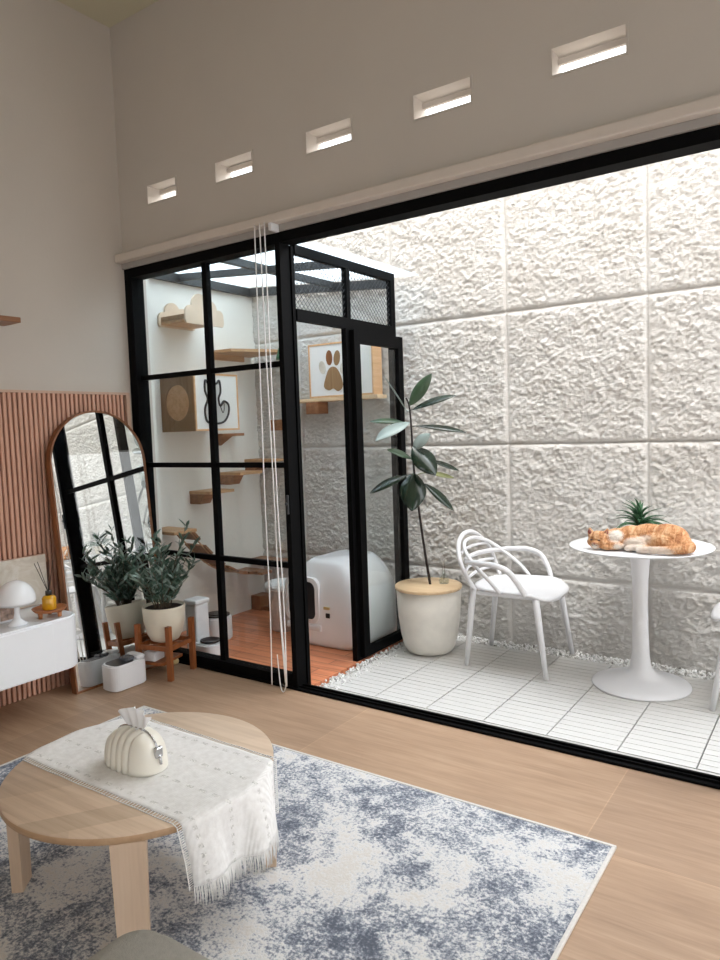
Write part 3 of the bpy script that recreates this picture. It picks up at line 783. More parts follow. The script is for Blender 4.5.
# cat wall furniture
def cloudpoly(y0_, y1_, z0_, h):
    L = y1_-y0_; top = []
    lobes = [(.15, .14, .145), (.38, .30, .20), (.66, .24, .165), (.87, .13, .13)]   # centre, height of centre, radius, as shares of the length
    for k in range(81):
        u = k/80; zz = .03
        for c, zc, r in lobes:
            if abs(u-c) < r: zz = max(zz, zc+(r*r-(u-c)**2)**.5)
        top.append((y0_+L*u, z0_+h*zz*2.0))
    return [(y0_+.03*L, z0_-.012), (y1_-.03*L, z0_-.012)]+top[::-1]
t = thing('cloud_cat_shelf', 'wall-mounted cat shelf with cloud-shaped sides high in the enclosure', 'cat shelf', (XC, 3.33, 2.08))
b = MB(); b.box((XC+.002, 3.19, 2.085), (-3.512, 3.47, 2.105), .002); b.build('shelf', M['shelfwood'], t)
b = MB(); b.prism(cloudpoly(3.16, 3.50, 2.082, .185), 'x', -3.510, -3.495); b.build('cloud_panel', M['cloud'], t)
b = MB(); b.prism(cloudpoly(3.17, 3.49, 2.087, .155), 'x', XC+.003, XC+.018); b.build('cloud_panel', M['cloud'], t)
b = MB(); b.box((XC+.019, 3.188, 2.106), (-3.512, 3.2, 2.135), .002); b.build('end_board', M['housewood'], t)
b = MB(); b.prism([(XC+.001, 3.60), (-3.56, 3.62), (-3.40, 3.90), (-3.40, 4.04), (XC+.001, 4.04)], 'z', 1.925, 1.945); b.box((XC+.001, 3.64, 1.885), (XC+.03, 3.95, 1.925)); o = b.build('corner_cat_shelf', M['shelfwood'])
tag(o, 'large pale wooden cat shelf in the upper corner below the glass roof', 'cat shelf')
# cat house
t = thing('cat_wall_house', 'wooden wall-mounted cat house with a white front showing a cat outline', 'cat house', (XC, 3.41, 1.375))
hx0, hx1, hy0, hy1, hz0, hz1 = XC+.002, -3.462, 3.165, 3.56, 1.378, 1.752; tk = .014
b = MB()
b.box((hx0, hy0+tk, hz0), (hx1, hy1, hz0+tk)); b.box((hx0, hy0+tk, hz1-tk), (hx1, hy1, hz1)); b.box((hx0, hy1-tk, hz0+tk), (hx1, hy1, hz1-tk)); b.box((hx0, hy0+tk, hz0+tk), (hx0+.008, hy1-tk, hz1-tk))
b.build('body', M['innerwood'], t)
# near end panel with a round hole
b = MB(); ccx, ccz, hr = (hx0+hx1)/2+.0, (hz0+hz1)/2+.0, .112
n = 48
def sq(a):
    ca, sa = math.cos(a), math.sin(a); w, h = (hx1-hx0)/2, (hz1-hz0)/2; k = min(w/abs(ca) if abs(ca) > 1e-6 else 9, h/abs(sa) if abs(sa) > 1e-6 else 9); return ccx+ca*k, ccz+sa*k
angs = sorted([2*PI*j/n for j in range(n)]+[math.atan2(s1*(hz1-hz0), s2*(hx1-hx0)) % (2*PI) for s1 in (1, -1) for s2 in (1, -1)])
rr = []
for yy in (hy0, hy0+tk):
    rr.append([b.bm.verts.new((sq(a)[0], yy, sq(a)[1])) for a in angs]); rr.append([b.bm.verts.new((ccx+hr*math.cos(a), yy, ccz+hr*1.05*math.sin(a))) for a in angs])
n = len(angs)
for a, c in ((rr[0], rr[1]), (rr[1], rr[3]), (rr[3], rr[2]), (rr[2], rr[0])):
    for j in range(n): b.bm.faces.new((a[j], a[(j+1) % n], c[(j+1) % n], c[j]))
b.build('side_panel', M['housewood'], t)
b = MB(); b.prism([(ccx+hr*.985*math.cos(2*PI*k/40), ccz+hr*1.035*math.sin(2*PI*k/40)) for k in range(40)], 'y', hy0+.005, hy0+tk); b.build('lit_hole_disc', M['innerwood'], t)  # pale disc filling the hole, standing in for the lit interior
b = MB(); b.box((hx1+.0005, hy0+.012, hz0+.012), (hx1+.006, hy1-.01, hz1-.012)); b.build('front_panel', M['panelwhite'], t)
b = MB(); fr = .012
b.box((hx1, hy0, hz0), (hx1+.009, hy1, hz0+fr)); b.box((hx1, hy0, hz1-fr), (hx1+.009, hy1, hz1)); b.box((hx1, hy0, hz0+fr), (hx1+.009, hy0+fr, hz1-fr)); b.box((hx1, hy1-fr, hz0+fr), (hx1+.009, hy1, hz1-fr))
b.build('front_frame', M['innerwood'], t)
# cat silhouette (ears, back, curled tail): outline over a pale grey body
def cy(u): return hy0+.03+u*(hy1-hy0-.05)
def cz(v): return hz0+.03+v*(hz1-hz0-.06)
cat2 = [(.20, .95), (.29, .86), (.46, .88), (.56, .95), (.58, .72), (.52, .58), (.56, .42), (.66, .52), (.78, .44), (.76, .24), (.62, .08), (.34, .05), (.19, .12), (.16, .36), (.24, .56), (.18, .74)]
pp = smooth_path([(0, cy(u), cz(v)) for u, v in cat2], 4, closed=True)
b = MB(); b.prism([(p.y, p.z) for p in pp], 'x', hx1+.006, hx1+.0075); b.build('cat_shape', mat('cutout_grey', (196, 196, 192), .7), t)
b = MB(); b.tube([(hx1+.0085, p.y, p.z) for p in pp], .0078, 6, closed=True)
b.tube(smooth_path([(hx1+.0085, cy(u), cz(v)) for u, v in ((.56, .42), (.62, .28), (.66, .36), (.66, .52))], 5), .003, 6)
b.build('cat_outline', M['ink'], t)
b = MB(); b.box((XC, 3.60, 1.335), (-3.66, 3.82, 1.355), .002); b.prism([(3.64, 1.335), (3.76, 1.335), (3.64, 1.27)], 'x', XC, -3.72); o = b.build('bracket_shelf', M['brownwood'])
tag(o, 'small brown bracket shelf directly beneath the cat house', 'cat shelf')
# stepping shelves on the enclosure wall
def step(y0_, y1_, z, label, x1=-3.57):
    t = thing('cat_step', label, 'cat step', (XC, y0_, z), 'wooden cat steps climbing the enclosure wall')
    b = MB(); b.box((XC+.001, y0_, z-.02), (x1, y1_, z), .002); b.build('tread', M['shelfwood'], t)
    b = MB(); b.prism([(XC+.001, z-.021), (x1-.06, z-.021), (XC+.10, z-.09), (XC+.001, z-.09)], 'y', y0_+.004, y0_+.10); b.build('bracket_block', M['brownwood'], t)
step(3.37, 3.60, .965, 'brown wooden cat step, lowest and nearest of the climbing steps')
step(3.665, 3.90, 1.075, 'brown wooden cat step, middle one of the three climbing steps')
step(3.93, 4.075, 1.155, 'brown wooden cat step in the corner, highest of the climbing steps', -3.50)
b = MB(); b.box((-3.56, 3.99, 1.365), (-3.44, 4.085, 1.445), .003); o = b.build('square_cat_block', M['brownwood']); tag(o, 'square brown wooden block on the rough wall beside the blind cords', 'cat step')
# slatted bridge
t = thing('slatted_cat_bridge', 'hanging cat bridge of wooden slats behind the olive plant', 'cat bridge', (XC, 3.1, .73))
b = MB(); b.box((XC+.001, 2.98, .725), (-3.50, 3.17, .745), .002); b.build('upper_platform', M['shelfwood'], t)
bz = lambda y: .735-.40*((y-3.17)/.62)-.10*math.sin(PI*(y-3.17)/.62)
for k in range(6):
    ya = 3.178+.102*k; yb = ya+.088
    za, zb = bz(ya), bz(yb); a = math.atan2(zb-za, yb-ya)
    mtx = Matrix.Translation((0, ya, za)) @ Matrix.Rotation(a, 4, 'X')
    b = MB(); b.box((-3.745, 0, -.008), (-3.545, .09, .008), .002, mtx=mtx); b.build('slat', M['brownwood'], t)
for x in (-3.72, -3.57):
    b = MB(); b.tube([(x, 3.165+.62*k/16, bz(3.165+.62*k/16)-.010) for k in range(17)], .005, 6); b.build('rope', M['shelfwood'], t)
b = MB(); b.box((XC+.001, 3.79, .315), (-3.52, 3.90, .335), .002); b.build('lower_platform', M['brownwood'], t)
b = MB(); b.box((XC+.001, 3.93, .375), (-3.48, 4.075, .393), .002); o = b.build('low_corner_shelf', M['brownwood']); tag(o, 'low wooden corner shelf above the beige stool beyond the bridge', 'cat shelf')
# paw box on the rough wall
t = thing('paw_print_cat_box', 'white cat box with a paw-shaped cut-out mounted on the rough wall', 'cat house', (-2.77, 3.96, 1.58))
px0, px1, pz0, pz1, py0, py1 = -3.155, -2.61, 1.582, 1.955, 3.97, 4.078
b = MB()
b.box((px0, py0+.01, pz0), (px1, py1, pz0+.014)); b.box((px0, py0+.01, pz1-.014), (px1, py1, pz1)); b.box((px0, py0+.01, pz0+.014), (px0+.012, py1, pz1-.014)); b.box((px1-.012, py0+.01, pz0+.014), (px1, py1, pz1-.014)); b.box((px0+.012, py1-.006, pz0+.014), (px1-.012, py1, pz1-.014))
b.build('body', M['innerwood'], t)
b = MB(); b.box((px0+.012, py0+.004, pz0+.012), (px1-.012, py0+.01, pz1-.012)); b.build('front_panel', M['panelwhite'], t)
b = MB(); f = .012
b.box((px0, py0, pz0), (px1, py0+.01, pz0+f)); b.box((px0, py0, pz1-f), (px1, py0+.01, pz1)); b.box((px0, py0, pz0+f), (px0+f, py0+.01, pz1-f)); b.box((px1-f, py0, pz0+f), (px1, py0+.01, pz1-f)); b.build('front_frame', M['innerwood'], t)
pcx, pcz = -2.945, 1.755
def blob(cx_, cz_, rx, rz_, rot=0, m_='housewood', nm='paw_cutout'):
    pts = []
    for k in range(24):
        a = 2*PI*k/24; x_, z_ = rx*math.cos(a), rz_*math.sin(a)
        pts.append((cx_+x_*math.cos(rot)-z_*math.sin(rot), cz_+x_*math.sin(rot)+z_*math.cos(rot)))
    b = MB(); b.prism(pts, 'y', py0+.001, py0+.0045); b.build(nm, M[m_], t)
blob(pcx-.090, pcz+.035, .028, .046, .2, 'canvas'); blob(pcx-.028, pcz+.098, .027, .052, .02, 'mirrorwood'); blob(pcx+.038, pcz+.092, .027, .052, -.15, 'housewood'); blob(pcx+.088, pcz+.022, .024, .042, -.3, 'canvas')
pad = smooth_path([(0, pcx+u, pcz+v) for u, v in ((-.08, -.10), (-.065, -.04), (-.035, .02), (.005, .035), (.04, .015), (.07, -.04), (.08, -.105), (.04, -.135), (0, -.115), (-.04, -.125))], 4, closed=True)
b = MB(); b.prism([(p.y, p.z) for p in pad], 'y', py0+.001, py0+.0045); b.build('paw_cutout', M['housewood'], t)
t = thing('wall_ledge', 'short brown ledge and block fixed below the paw print box', 'cat step', (-3.2, 4.0, 1.56))
b = MB(); b.box((-3.37, 3.965, 1.556), (-2.58, 4.082, 1.580), .002); b.build('board', M['lightwood_x'], t)
b = MB(); b.box((-3.19, 3.965, 1.472), (-3.08, 4.082, 1.555), .002); b.build('block', M['brownwood'], t)
# green hanging toy just left of the door post
b = MB(); b.lathe([(0, .16), (.012, .155), (.028, .09), (.05, .02), (.052, 0), (0, .004)], (-3.02, 3.55, 1.82), 18); b.cyl((-3.02, 3.55, 1.97), (-3.02, 3.55, 2.335), .002, n=6)
o = b.build('green_hanging_toy', M['green']); tag(o, 'green fabric toy hanging inside the enclosure near the roof', 'cat toy')

# ------------------------------------------------------------------ rubber plant
pc = Vector((-2.085, 3.70, 0))
t = thing('potted_rubber_plant', 'tall rubber plant in a large off-white planter with a wooden lid', 'potted plant', tuple(pc))
b = MB(); b.lathe([(0, 0), (.10, 0), (.135, .01), (.155, .04), (.172, .11), (.186, .22), (.196, .385), (.186, .385), (.18, .37), (0, .36)], pc, 56); b.build('planter', M['pot_stone'], t)
b = MB(); b.lathe([(0, .386), (.198, .386), (.202, .391), (.202, .402), (.198, .407), (0, .407)], pc, 56); b.build('wooden_lid', M['lightwood_x'], t)
vd = Vector((.49, -.87, 0)); rv = Vector((.87, .49, 0))
def RP(px, py, d=0): return pc+rv*((px-428)*.0060)+vd*d+Vector((0, 0, .405+(582-py)*.00605))
b = MB(); path = smooth_path([RP(430, 583), RP(425, 545), RP(420, 500), RP(416.5, 460), RP(415.5, 425), RP(414, 404), RP(411, 396)], 6)
b.tube(path, [.0085*(1-.45*i/(len(path)-1)) for i in range(len(path))], 8); b.build('stem', M['stem'], t)
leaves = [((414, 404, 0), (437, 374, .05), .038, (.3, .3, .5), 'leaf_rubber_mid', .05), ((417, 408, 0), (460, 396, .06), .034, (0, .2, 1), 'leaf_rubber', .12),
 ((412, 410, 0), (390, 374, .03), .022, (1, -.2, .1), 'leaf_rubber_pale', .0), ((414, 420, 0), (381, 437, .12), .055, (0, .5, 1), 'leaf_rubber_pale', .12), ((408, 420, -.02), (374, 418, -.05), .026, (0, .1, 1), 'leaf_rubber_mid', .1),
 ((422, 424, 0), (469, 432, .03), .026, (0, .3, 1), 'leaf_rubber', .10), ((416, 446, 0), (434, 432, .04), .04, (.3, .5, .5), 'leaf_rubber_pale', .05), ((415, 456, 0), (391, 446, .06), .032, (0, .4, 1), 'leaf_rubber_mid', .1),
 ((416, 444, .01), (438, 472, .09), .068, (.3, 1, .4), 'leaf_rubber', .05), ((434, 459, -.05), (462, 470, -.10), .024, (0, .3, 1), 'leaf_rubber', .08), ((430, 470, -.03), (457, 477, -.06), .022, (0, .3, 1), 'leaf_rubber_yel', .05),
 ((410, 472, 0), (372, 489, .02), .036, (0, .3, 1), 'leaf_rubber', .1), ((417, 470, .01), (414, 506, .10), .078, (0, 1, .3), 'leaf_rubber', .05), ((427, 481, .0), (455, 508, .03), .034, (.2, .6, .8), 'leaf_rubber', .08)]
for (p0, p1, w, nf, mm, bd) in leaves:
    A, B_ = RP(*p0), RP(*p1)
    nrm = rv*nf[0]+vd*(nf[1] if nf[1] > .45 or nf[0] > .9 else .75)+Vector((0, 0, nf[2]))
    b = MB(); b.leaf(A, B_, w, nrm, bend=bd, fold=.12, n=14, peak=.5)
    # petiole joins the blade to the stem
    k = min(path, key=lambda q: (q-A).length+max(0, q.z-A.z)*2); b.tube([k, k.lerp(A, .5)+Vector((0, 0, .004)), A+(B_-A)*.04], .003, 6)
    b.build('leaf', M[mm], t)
t = thing('glass_ornament', 'small clear glass ornament on the planter lid beside the stem', 'ornament', (pc.x+.075, pc.y+.06, .4075))
b = MB(); c = (pc.x+.075, pc.y+.06, .4075); b.lathe([(0, 0), (.028, 0), (.032, .02), (.024, .045), (.012, .055), (.010, .08), (.012, .085), (.008, .085), (.007, .055), (.02, .043), (.028, .02), (.024, .004), (0, .004)], c, 24); b.build('jar', M['glassrefl'], t)
b = MB(); b.cyl((c[0], c[1], c[2]+.02), (c[0]+.01, c[1], c[2]+.15), .0012, n=5); b.cyl((c[0], c[1], c[2]+.02), (c[0]-.02, c[1]+.01, c[2]+.13), .0012, n=5); b.build('twig', M['twig'], t)

# ------------------------------------------------------------------ chairs
def make_chair(label):
    t = thing('woven_back_armchair', label, 'chair', (0, 0, 0), 'white plastic garden chairs'); P = M['white_pl']
    # seat shell
    b = MB(); n = 44; rings = []
    def outline(a, k):
        ca, sa = math.cos(a), math.sin(a); e = .62
        x = math.copysign(abs(ca)**e, ca); y = math.copysign(abs(sa)**e, sa)
        wx = .245; wy = .265 if x > 0 else .265-.035*abs(x)
        return x*wx*k+.03, y*wy*k*(.93+.07*x)
    prof = [(0, .438), (.5, .440), (.85, .447), (.95, .452), (1.0, .448), (1.0, .436), (.95, .430), (.5, .424), (0, .422)]
    for k, z in prof:
        if k == 0: rings.append([b.bm.verts.new((.03, 0, z))]); continue
        r = []
        for j in range(n):
            a = 2*PI*j/n; x, y = outline(a, k); r.append(b.bm.verts.new((x, y, z-(max(0, x-.16)*.35)**1.0*(1 if k > .8 else .3))))
        rings.append(r)
    for p, q in zip(rings, rings[1:]):
        for j in range(n):
            if len(p) == 1: vs = (p[0], q[j], q[(j+1) % n])
            elif len(q) == 1: vs = (p[j], q[0], p[(j+1) % n])
            else: vs = (p[j], q[j], q[(j+1) % n], p[(j+1) % n])
            f = b.bm.faces.new(vs); f.smooth = True
    b.build('seat', P, t)
    for x0_, y0_, x1_, y1_ in ((.185, -.215, .25, -.25), (.185, .215, .25, .25), (-.18, -.185, -.222, -.205), (-.18, .185, -.235, .205)):
        b = MB(); b.tube([(x0_, y0_, .44), ((x0_*.5+x1_*.5), (y0_*.5+y1_*.5), .22), (x1_, y1_, 0)], [.019, .0165, .0125], 12); b.build('leg', P, t)
    def loop(half, r, nm, fl=1.):
        half = [((x if x > 0 else x*.97)+.004, y, .44+(z-.44)*.80 if z > .44 else z) for x, y, z in half]
        full = half+[(x, -y, z) for x, y, z in half[::-1][(1 if abs(half[-1][1]) < 1e-6 else 0):]]
        b = MB(); b.tube(smooth_path(full, 7), r, 10, flat=fl); b.build(nm, P, t)
    loop([(-.175, -.20, .44), (-.215, -.225, .54), (-.25, -.225, .64), (-.285, -.165, .735), (-.30, -.085, .785), (-.305, 0, .80)], .0125, 'back_loop')
    loop([(.135, -.238, .438), (.105, -.262, .52), (.06, -.28, .60), (-.01, -.28, .636), (-.10, -.262, .64), (-.21, -.205, .632), (-.265, -.10, .63), (-.275, 0, .63)], .0125, 'arm_loop', 1.3)
    loop([(.0, -.25, .44), (-.07, -.25, .53), (-.16, -.232, .62), (-.235, -.18, .70), (-.278, -.09, .745), (-.285, 0, .755)], .0105, 'inner_loop')
    for hw, z, xb in ((.205, .69, -.285), (.215, .57, -.258), (.21, .51, -.243)):
        loop([(-.225 if z < .6 else -.25, -hw, z-.006), (xb+.012, -hw*.55, z+.004), (xb, 0, z+.006)], .009, 'back_bar')
    b = MB(); b.box((-.16, -.19, .405), (.17, .19, .428), .008); b.build('under_frame', P, t)
    return t
ch = make_chair('white plastic armchair with an openwork woven back beside the rubber plant')
ch.location = (-1.563, 3.78, 0); ch.rotation_euler = (0, 0, .05)
ch2 = ch.copy(); C.objects.link(ch2); ch2['label'] = 'white plastic armchair cut off by the right edge of the photo beyond the round table'
for q in [o for o in bpy.data.objects if o.parent == ch]:
    w = q.copy(); C.objects.link(w); w.parent = ch2
ch2.location = (-.272, 3.80, 0); ch2.rotation_euler = (0, 0, PI+.05)

# ------------------------------------------------------------------ tulip table, cat, aloe
TX, TY, TT = -.868, 3.722, .722
t = thing('tulip_table', 'round white pedestal table on the white deck under the sleeping cat', 'table', (TX, TY, 0))
b = MB(); b.lathe([(0, 0), (.236, 0), (.240, .004), (.236, .010), (.19, .022), (.12, .040), (.075, .062), (.052, .095), (.043, .16), (.038, .30), (.036, .42), (.039, .55), (.047, .65), (.062, .70), (0, .70)], (TX, TY, 0), 64)
b.build('pedestal', M['white_pl'], t)
b = MB(); b.lathe([(0, TT-.022), (.27, TT-.022), (.322, TT-.012), (.341, TT-.005), (.343, TT-.001), (.340, TT), (0, TT)], (TX, TY, 0), 72); b.build('tabletop', M['white_gloss'], t)
# cat
CO = Vector((-.815, 3.60, TT))
t = thing('ginger_cat', 'ginger and white cat asleep curled on the round white table', 'cat', tuple(CO))
def catbody():
    b = MB(); E_ = b.ell
    R_ = lambda x=0, y=0, z=0: Euler((x, y, z))
    E_((.10, .0, .062), (.098, .085, .064)); E_((.02, .01, .060), (.10, .078, .062)); E_((-.06, .005, .055), (.085, .072, .055)); E_((.155, -.02, .042), (.058, .07, .044))
    E_((.085, -.062, .044), (.078, .042, .046), rot=R_(0, .2, 0)); E_((.14, -.06, .03), (.06, .045, .032))
    E_((-.02, -.062, .036), (.07, .04, .034)); E_((.0, -.098, .018), (.060, .019, .017)); E_((-.052, -.104, .015), (.022, .016, .014))
    E_((-.125, -.03, .050), (.062, .058, .048)); E_((-.165, -.045, .046), (.045, .048, .042))
    # head resting on the table, face turned to the room
    E_((-.203, -.070, .046), (.050, .044, .042)); E_((-.230, -.095, .034), (.022, .020, .020)); E_((-.180, -.098, .034), (.024, .020, .020))
    E_((-.208, -.112, .029), (.022, .016, .017)); E_((-.208, -.106, .016), (.026, .018, .014))
    # fore leg tucked under the chin
    E_((-.135, -.088, .022), (.058, .024, .021)); E_((-.155, -.108, .013), (.030, .016, .012))
    tp = smooth_path([(.188, .01, .03), (.212, -.045, .028), (.190, -.098, .024), (.125, -.126, .021), (.055, -.132, .019), (-.01, -.128, .014)], 6)
    b.tube(tp, [.025-.010*i/(len(tp)-1) for i in range(len(tp))], 12)
    for (x, y, z, dx, dy) in ((-.240, -.064, .076, -.010, -.002), (-.168, -.066, .078, .010, -.002)):
        b.tube([(x, y, z-.014), (x+dx*.4, y+dy*.5, z+.006), (x+dx, y+dy, z+.026)], [.019, .014, .002], 10)
    bmesh.ops.translate(b.bm, vec=CO+Vector((0, 0, .004)), verts=b.bm.verts[:])
    o = b.build('body', M['cat'], t)
    m = o.modifiers.new('r', 'REMESH'); m.mode = 'VOXEL'; m.voxel_size = .0035; m.use_smooth_shade = True
    m = o.modifiers.new('s', 'SMOOTH'); m.iterations = 4; m.factor = .5
    dt = bpy.data.textures.new('fur', 'CLOUDS'); dt.noise_scale = .009
    m = o.modifiers.new('d', 'DISPLACE'); m.texture = dt; m.strength = .006; m.mid_level = .5; m.texture_coords = 'LOCAL'
    return o
cb = catbody()
for x, y, z in ((-.226, -.1125, .052), (-.190, -.1135, .052)):
    b = MB(); b.ell(CO+Vector((x, y, z)), (.0075, .004, .0028)); b.build('eye', M['cateye'], cb)
b = MB(); b.ell(CO+Vector((-.208, -.1275, .038)), (.006, .004, .0038)); b.build('nose', M['catnose'], cb)
b = MB(); b.tube([CO+Vector((-.222, -.1225, .026)), CO+Vector((-.208, -.1275, .030)), CO+Vector((-.194, -.1235, .026))], .0016, 6); b.build('mouth', M['cateye'], cb)
for x, dx in ((-.241, -.008), (-.167, .008)):
    b = MB(); b.leaf(CO+Vector((x, -.0815, .074)), CO+Vector((x+dx, -.0745, .098)), .009, (0, -1, .25), n=5, thick=.001); b.build('inner_ear', M['catnose'], cb)
# spiky plant behind the cat
ax, ay = -.905, 3.875
t = thing('potted_spiky_plant', 'small green spiky-leaved plant on the table behind the cat', 'potted plant', (ax, ay, TT))
b = MB(); b.lathe([(0, 0), (.038, 0), (.042, .01), (.05, .075), (.046, .075), (.044, .066), (0, .064)], (ax, ay, TT), 28); b.build('pot', M['pot_ceramic'], t)
b = MB(); rnd = random.Random(5)
for k in range(46):
    a = 2.39996*k; el = rnd.uniform(.42, 1.2)
    L = rnd.uniform(.13, .19); d = Vector((math.cos(a)*math.cos(el), math.sin(a)*math.cos(el), math.sin(el)))
    p0 = Vector((ax, ay, TT+.066)); b.leaf(p0, p0+d*L+Vector((0, 0, -.55*L*(1.25-el))), .0115, Vector((0, 0, 1))+d*-.3, bend=.75, fold=.5, n=9, peak=.25, thick=.001)
b.build('foliage', M['leaf_aloe'], t)

# ------------------------------------------------------------------ rug
t = thing('mottled_rug', 'large grey, blue and white mottled rug under the coffee table', 'rug', (-1.75, 1.4, 0))
b = MB(); b.box((-2.885, .55, .001), (-.605, 2.205, .011), .002); b.build('pile', M['rug'], t)
b = MB(); z0, z1 = .001, .0122
b.box((-2.897, 2.205, z0), (-.593, 2.217, z1), .002); b.box((-2.897, .538, z0), (-.593, .55, z1), .002); b.box((-2.897, .55, z0), (-2.885, 2.205, z1), .002); b.box((-.605, .55, z0), (-.593, 2.205, z1), .002)
b.build('binding', M['rugedge'], t)

# ------------------------------------------------------------------ coffee table
CX, CY, CT, CR = -1.768, 1.336, .36, .397
t = thing('round_coffee_table', 'round pale oak coffee table with slab legs on the mottled rug', 'coffee table', (CX, CY, .011))
b = MB(); b.lathe([(0, CT-.024), (CR-.006, CT-.024), (CR, CT-.021), (CR, CT-.003), (CR-.003, CT), (0, CT)], (CX, CY, 0), 96); o = b.build('tabletop', M['oak'], t)
o.data.materials.append(M['oakside'])
for f in o.data.polygons:
    if abs(f.normal.z) < .7: f.material_index = 1
for a in (221, 316, 41, 131):
    A = math.radians(a); r0 = .376
    mtx = Matrix.Translation((CX+r0*math.cos(A), CY+r0*math.sin(A), 0)) @ Matrix.Rotation(A+PI/2, 4, 'Z')
    b = MB(); poly = [(-.045, CT-.0245), (.045, CT-.0245), (.038, .0125), (-.038, .0125)]
    tmp = bmesh.new(); b.prism(poly, 'y', -.016, .016, bev=.003); bmesh.ops.transform(b.bm, matrix=mtx, verts=b.bm.verts[:]); tmp.free()
    b.build('leg', M['oakleg'], t)
# runner
def runner():
    t = thing('table_runner', 'white woven cotton runner with fringed end draped over the coffee table', 'table runner', (CX, 1.355, CT))
    b = MB(); y0, y1 = 1.168, 1.553; zt = CT+.0028; ny = 34
    xr = lambda y: CX+math.sqrt(CR**2-(y-CY)**2)
    xl = lambda y: CX-math.sqrt(CR**2-(y-CY)**2)
    DR, DL = .165, .09
    cols = []
    for j in range(ny+1):
        v = j/ny; y = y0+(y1-y0)*v; col = []
        ym = min(max(y, CY-.3), CY+.3)
        a, c = xl(ym), xr(ym)
        for k in range(7): # left drop
            s_ = 1-k/6; z = zt-.006-DL*s_; col.append(Vector((a-.006-.010*s_-.004*math.sin(v*14), y, z)))
        for k in range(30): col.append(Vector((a+(c-a)*(k+.5)/30, y, zt+.0008*math.sin(k*.9+v*6))))
        for k in range(15): # right drop with folds
            s_ = k/14; fold = math.sin(v*PI*3.2+.6)*.020*min(1, s_*1.8)+.028*s_*math.exp(-((v-.58)/.10)**2)
            col.append(Vector((c+.004+.006*s_+max(-.002, fold+.008*s_), y+.012*s_*math.sin(v*9)-.02*s_*(v-.5), zt-.005-DR*s_)))
        cols.append(col)
    n = len(cols[0]); vv = [[b.bm.verts.new(p) for p in c] for c in cols]
    i0, i1 = b.slot(M['cloth']), b.slot(M['clothdark'])
    for j in range(ny):
        for k in range(n-1):
            f = b.bm.faces.new((vv[j][k], vv[j][k+1], vv[j+1][k+1], vv[j+1][k])); f.smooth = True
            f.material_index = i1 if j in (2, 12, 22, 31) and k % 2 == 0 else i0
    o = b.build('cloth', None, t)
    m = o.modifiers.new('s', 'SOLIDIFY'); m.thickness = .0022; m.offset = 0
    # openwork edge: small ladder stitches along both long borders
    for j0 in (0, ny):
        b = MB(); c = cols[j0]
        for k in range(7, n-1):
            for q in range(2):
                p = c[k].lerp(c[k+1], q/2); sgn = -1 if j0 == 0 else 1
                b.tube([p, p+Vector((0, sgn*.015, -.001))], .0014, 4)
        b.tube([p+Vector((0, (-1 if j0 == 0 else 1)*.015, -.001)) for p in c[7:]], .0016, 5)
        b.build('openwork_border', M['cloth'], t)
    b = MB(); rnd = random.Random(3)
    for j in range(ny*4):
        v = j/(ny*4); f_ = v*ny; j0 = int(f_); fr_ = f_-j0
        p = cols[j0][-1].lerp(cols[min(j0+1, ny)][-1], fr_)
        q = p+Vector((rnd.uniform(-.004, .008), rnd.uniform(-.004, .004), -rnd.uniform(.045, .058)))
        b.tube([p+Vector((0, 0, .002)), p.lerp(q, .5)+Vector((.002, 0, 0)), q], [.0018, .0016, .0008], 4)
    b.build('fringe', M['cloth'], t)['kind'] = 'stuff'
runner()
# tissue box
bx, by, bzz = -1.775, 1.318, CT+.0055
t = thing('tissue_box', 'cream ribbed dome-shaped tissue box on the table runner', 'tissue box', (bx, by, bzz))
b = MB(); n1, n2 = 130, 30; rings = []
for i in range(n1+1):
    u = -1+2*i/n1; rows = []
    e = max(0, 1-abs(u)**3.0)**(1/2.2)
    rib = (.88+.12*abs(math.cos(u*PI*4.0+.5))**.6) if u < .42 else 1.0
    for k in range(n2+1):
        a = PI*k/n2; ca, sa = math.cos(a), math.sin(a)
        yy = math.copysign(abs(ca)**.55, ca)*.066*e*rib; zz = abs(sa)**.8*(.112*(e**1.0)*rib)
        rows.append(b.bm.verts.new((bx+u*.112, by+yy, bzz+zz)))
    rings.append(rows)
for p, q in zip(rings, rings[1:]):
    for k in range(n2):
        f = b.bm.faces.new((p[k], p[k+1], q[k+1], q[k])); f.smooth = True
for p, q in zip(rings, rings[1:]):
    b.bm.faces.new((p[0], q[0], q[n2], p[n2]))
b.build('body', M['white_warm'], t)
b = MB(); pts = []
for i in range(29):
    u = -.75+1.70*i/28; e = max(0, 1-abs(u)**3.0)**(1/2.2); pts.append((bx+u*.112, by+.004, bzz+.112*e+.0015))
b.tube(pts, .0032, 8); b.build('opening_rim', M['chrome'], t)
b = MB(); b.box((bx+.098, by-.013, bzz+.045), (bx+.113, by+.013, bzz+.077), .004, 3); b.cyl((bx+.112, by, bzz+.052), (bx+.116, by, bzz+.027), .004, n=10); b.build('clasp', M['chrome'], t)
b = MB(); rnd = random.Random(2); n = 14; rows = []
for k in range(6):
    z = bzz+.104+.052*k/5; sp_ = .022+.044*(k/5)**.6; r = []
    for j in range(n):
        u = j/(n-1)*2-1; r.append(b.bm.verts.new((bx+.002+u*sp_*1.1, by+.003+math.sin(u*11+k*.5)*.013*(k/5)+rnd.uniform(-.002, .002), z+.024*(1-abs(u-.1))*(k/5)+(.004*math.sin(u*13) if k > 3 else 0))))
    rows.append(r)
for p, q in zip(rows, rows[1:]):
    for j in range(n-1): f = b.bm.faces.new((p[j], p[j+1], q[j+1], q[j])); f.smooth = True
o = b.build('tissue', M['tissue']); m = o.modifiers.new('s', 'SOLIDIFY'); m.thickness = .0012; m2 = o.modifiers.new('ss', 'SUBSURF'); m2.render_levels = 2; m2.levels = 2
tag(o, 'white paper tissue sticking up out of the ribbed box', 'tissue')

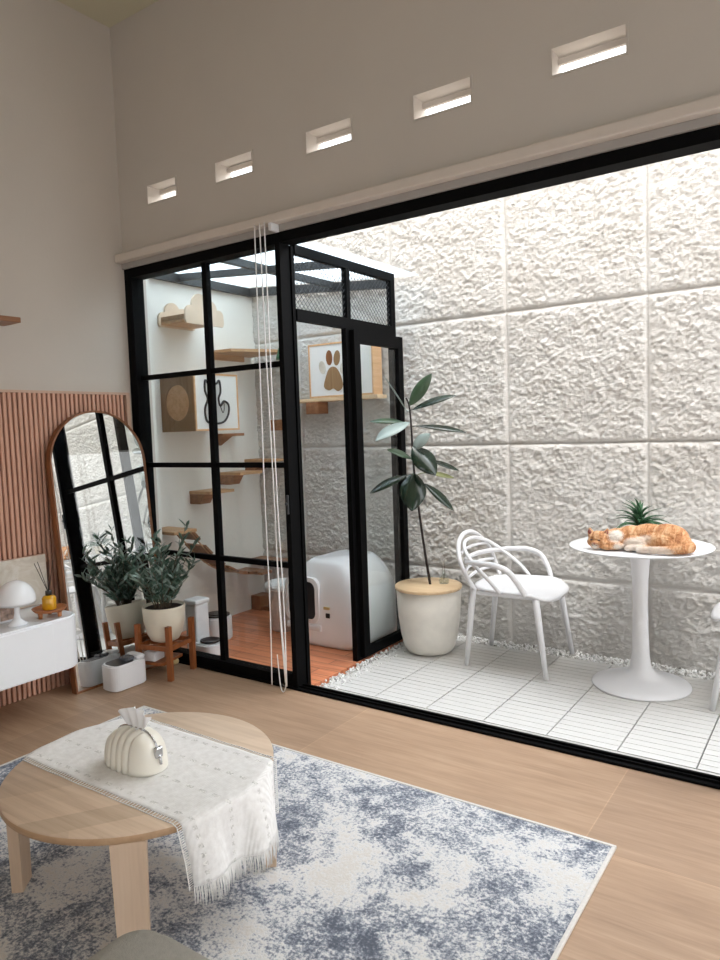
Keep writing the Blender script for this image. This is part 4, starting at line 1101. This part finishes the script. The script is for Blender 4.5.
# ------------------------------------------------------------------ grey stool in the foreground
t = thing('grey_fabric_ottoman', 'rounded grey fabric ottoman at the bottom edge in front of the coffee table', 'ottoman', (-.82, .56, .012))
b = MB(); b.prism(rrect(-1.085, .31, -.60, .80, .08, 10), 'z', .10, .475, bev=.03); b.build('cushion', M['fabric_grey'], t, smooth=True)
for x in (-1.0, -.66):
    for y in (.38, .73):
        b = MB(); b.cyl((x, y, .0125), (x, y, .101), .014, .018, 14); b.build('leg', M['oakleg'], t)

# ------------------------------------------------------------------ light, world, camera
w = bpy.data.worlds.new('overcast'); bpy.context.scene.world = w; w.use_nodes = True; nt = w.node_tree
bg = nt.nodes['Background']
tc = nt.nodes.new('ShaderNodeTexCoord'); n = nt.nodes.new('ShaderNodeTexNoise'); n.inputs['Scale'].default_value = 1.4; n.inputs['Detail'].default_value = 4
nt.links.new(tc.outputs['Generated'], n.inputs['Vector'])
r = nt.nodes.new('ShaderNodeValToRGB'); r.color_ramp.elements[0].color = (.80, .87, .95, 1); r.color_ramp.elements[1].color = (1, 1, 1, 1); r.color_ramp.elements[0].position = .3; r.color_ramp.elements[1].position = .65
nt.links.new(n.outputs[0], r.inputs[0]); nt.links.new(r.outputs[0], bg.inputs[0])
# brighter sky lobe, added to light the room floor and left wall
dn = nt.nodes.new('ShaderNodeVectorMath'); dn.operation = 'NORMALIZE'; nt.links.new(tc.outputs['Generated'], dn.inputs[0])
dt_ = nt.nodes.new('ShaderNodeVectorMath'); dt_.operation = 'DOT_PRODUCT'; nt.links.new(dn.outputs[0], dt_.inputs[0]); dt_.inputs[1].default_value = Vector((.26, .53, .81)).normalized()
mr = nt.nodes.new('ShaderNodeMapRange'); mr.interpolation_type = 'SMOOTHSTEP'; nt.links.new(dt_.outputs['Value'], mr.inputs[0])
mr.inputs['From Min'].default_value = .76; mr.inputs['From Max'].default_value = .98; mr.inputs['To Min'].default_value = 3.9; mr.inputs['To Max'].default_value = 15
nt.links.new(mr.outputs[0], bg.inputs[1])
def sun(rot, e, ang, col):
    l = bpy.data.lights.new('soft_sun', 'SUN'); l.energy = e; l.angle = math.radians(ang); l.color = col
    o = bpy.data.objects.new('soft_sun', l); C.objects.link(o); o.rotation_euler = rot; return o
s = bpy.data.objects.new('sky_sun', bpy.data.lights.new('sky_sun', 'SUN')); C.objects.link(s)
s.data.energy = 3.5; s.data.angle = math.radians(18); s.data.color = (1, .98, .95)
s.rotation_euler = Vector((-.15, .31, -1)).to_track_quat('-Z', 'Y').to_euler()
def portal(loc, rot, sx, sy):
    l = bpy.data.lights.new('portal', 'AREA'); l.shape = 'RECTANGLE'; l.size = sx; l.size_y = sy; l.cycles.is_portal = True
    o = bpy.data.objects.new('window_portal', l); C.objects.link(o); o.location = loc; o.rotation_euler = rot

cam = bpy.data.cameras.new('camera'); co = bpy.data.objects.new('camera', cam); C.objects.link(co)
CAMR = (
 (0.8232743, 0.0127887, -0.5674997),
 (0.5666050, -0.0789709, 0.8201966),
 (-0.0343267, -0.9967949, -0.0722609)
)
Mx = Matrix([[CAMR[i][0], -CAMR[i][1], -CAMR[i][2], 0] for i in range(3)]+[[0, 0, 0, 1]])
co.matrix_world = Matrix.Translation((0, 0, 1.358)) @ Mx
cam.sensor_fit = 'VERTICAL'; cam.sensor_height = 24; cam.lens = 710/960*24; cam.clip_start = .05
sc_ = bpy.context.scene; sc_.camera = co
sc_.view_settings.view_transform = 'Standard'; sc_.view_settings.look = 'None'; sc_.view_settings.gamma = 1; sc_.view_settings.use_curve_mapping = False
sc_.view_settings.exposure = 0.0
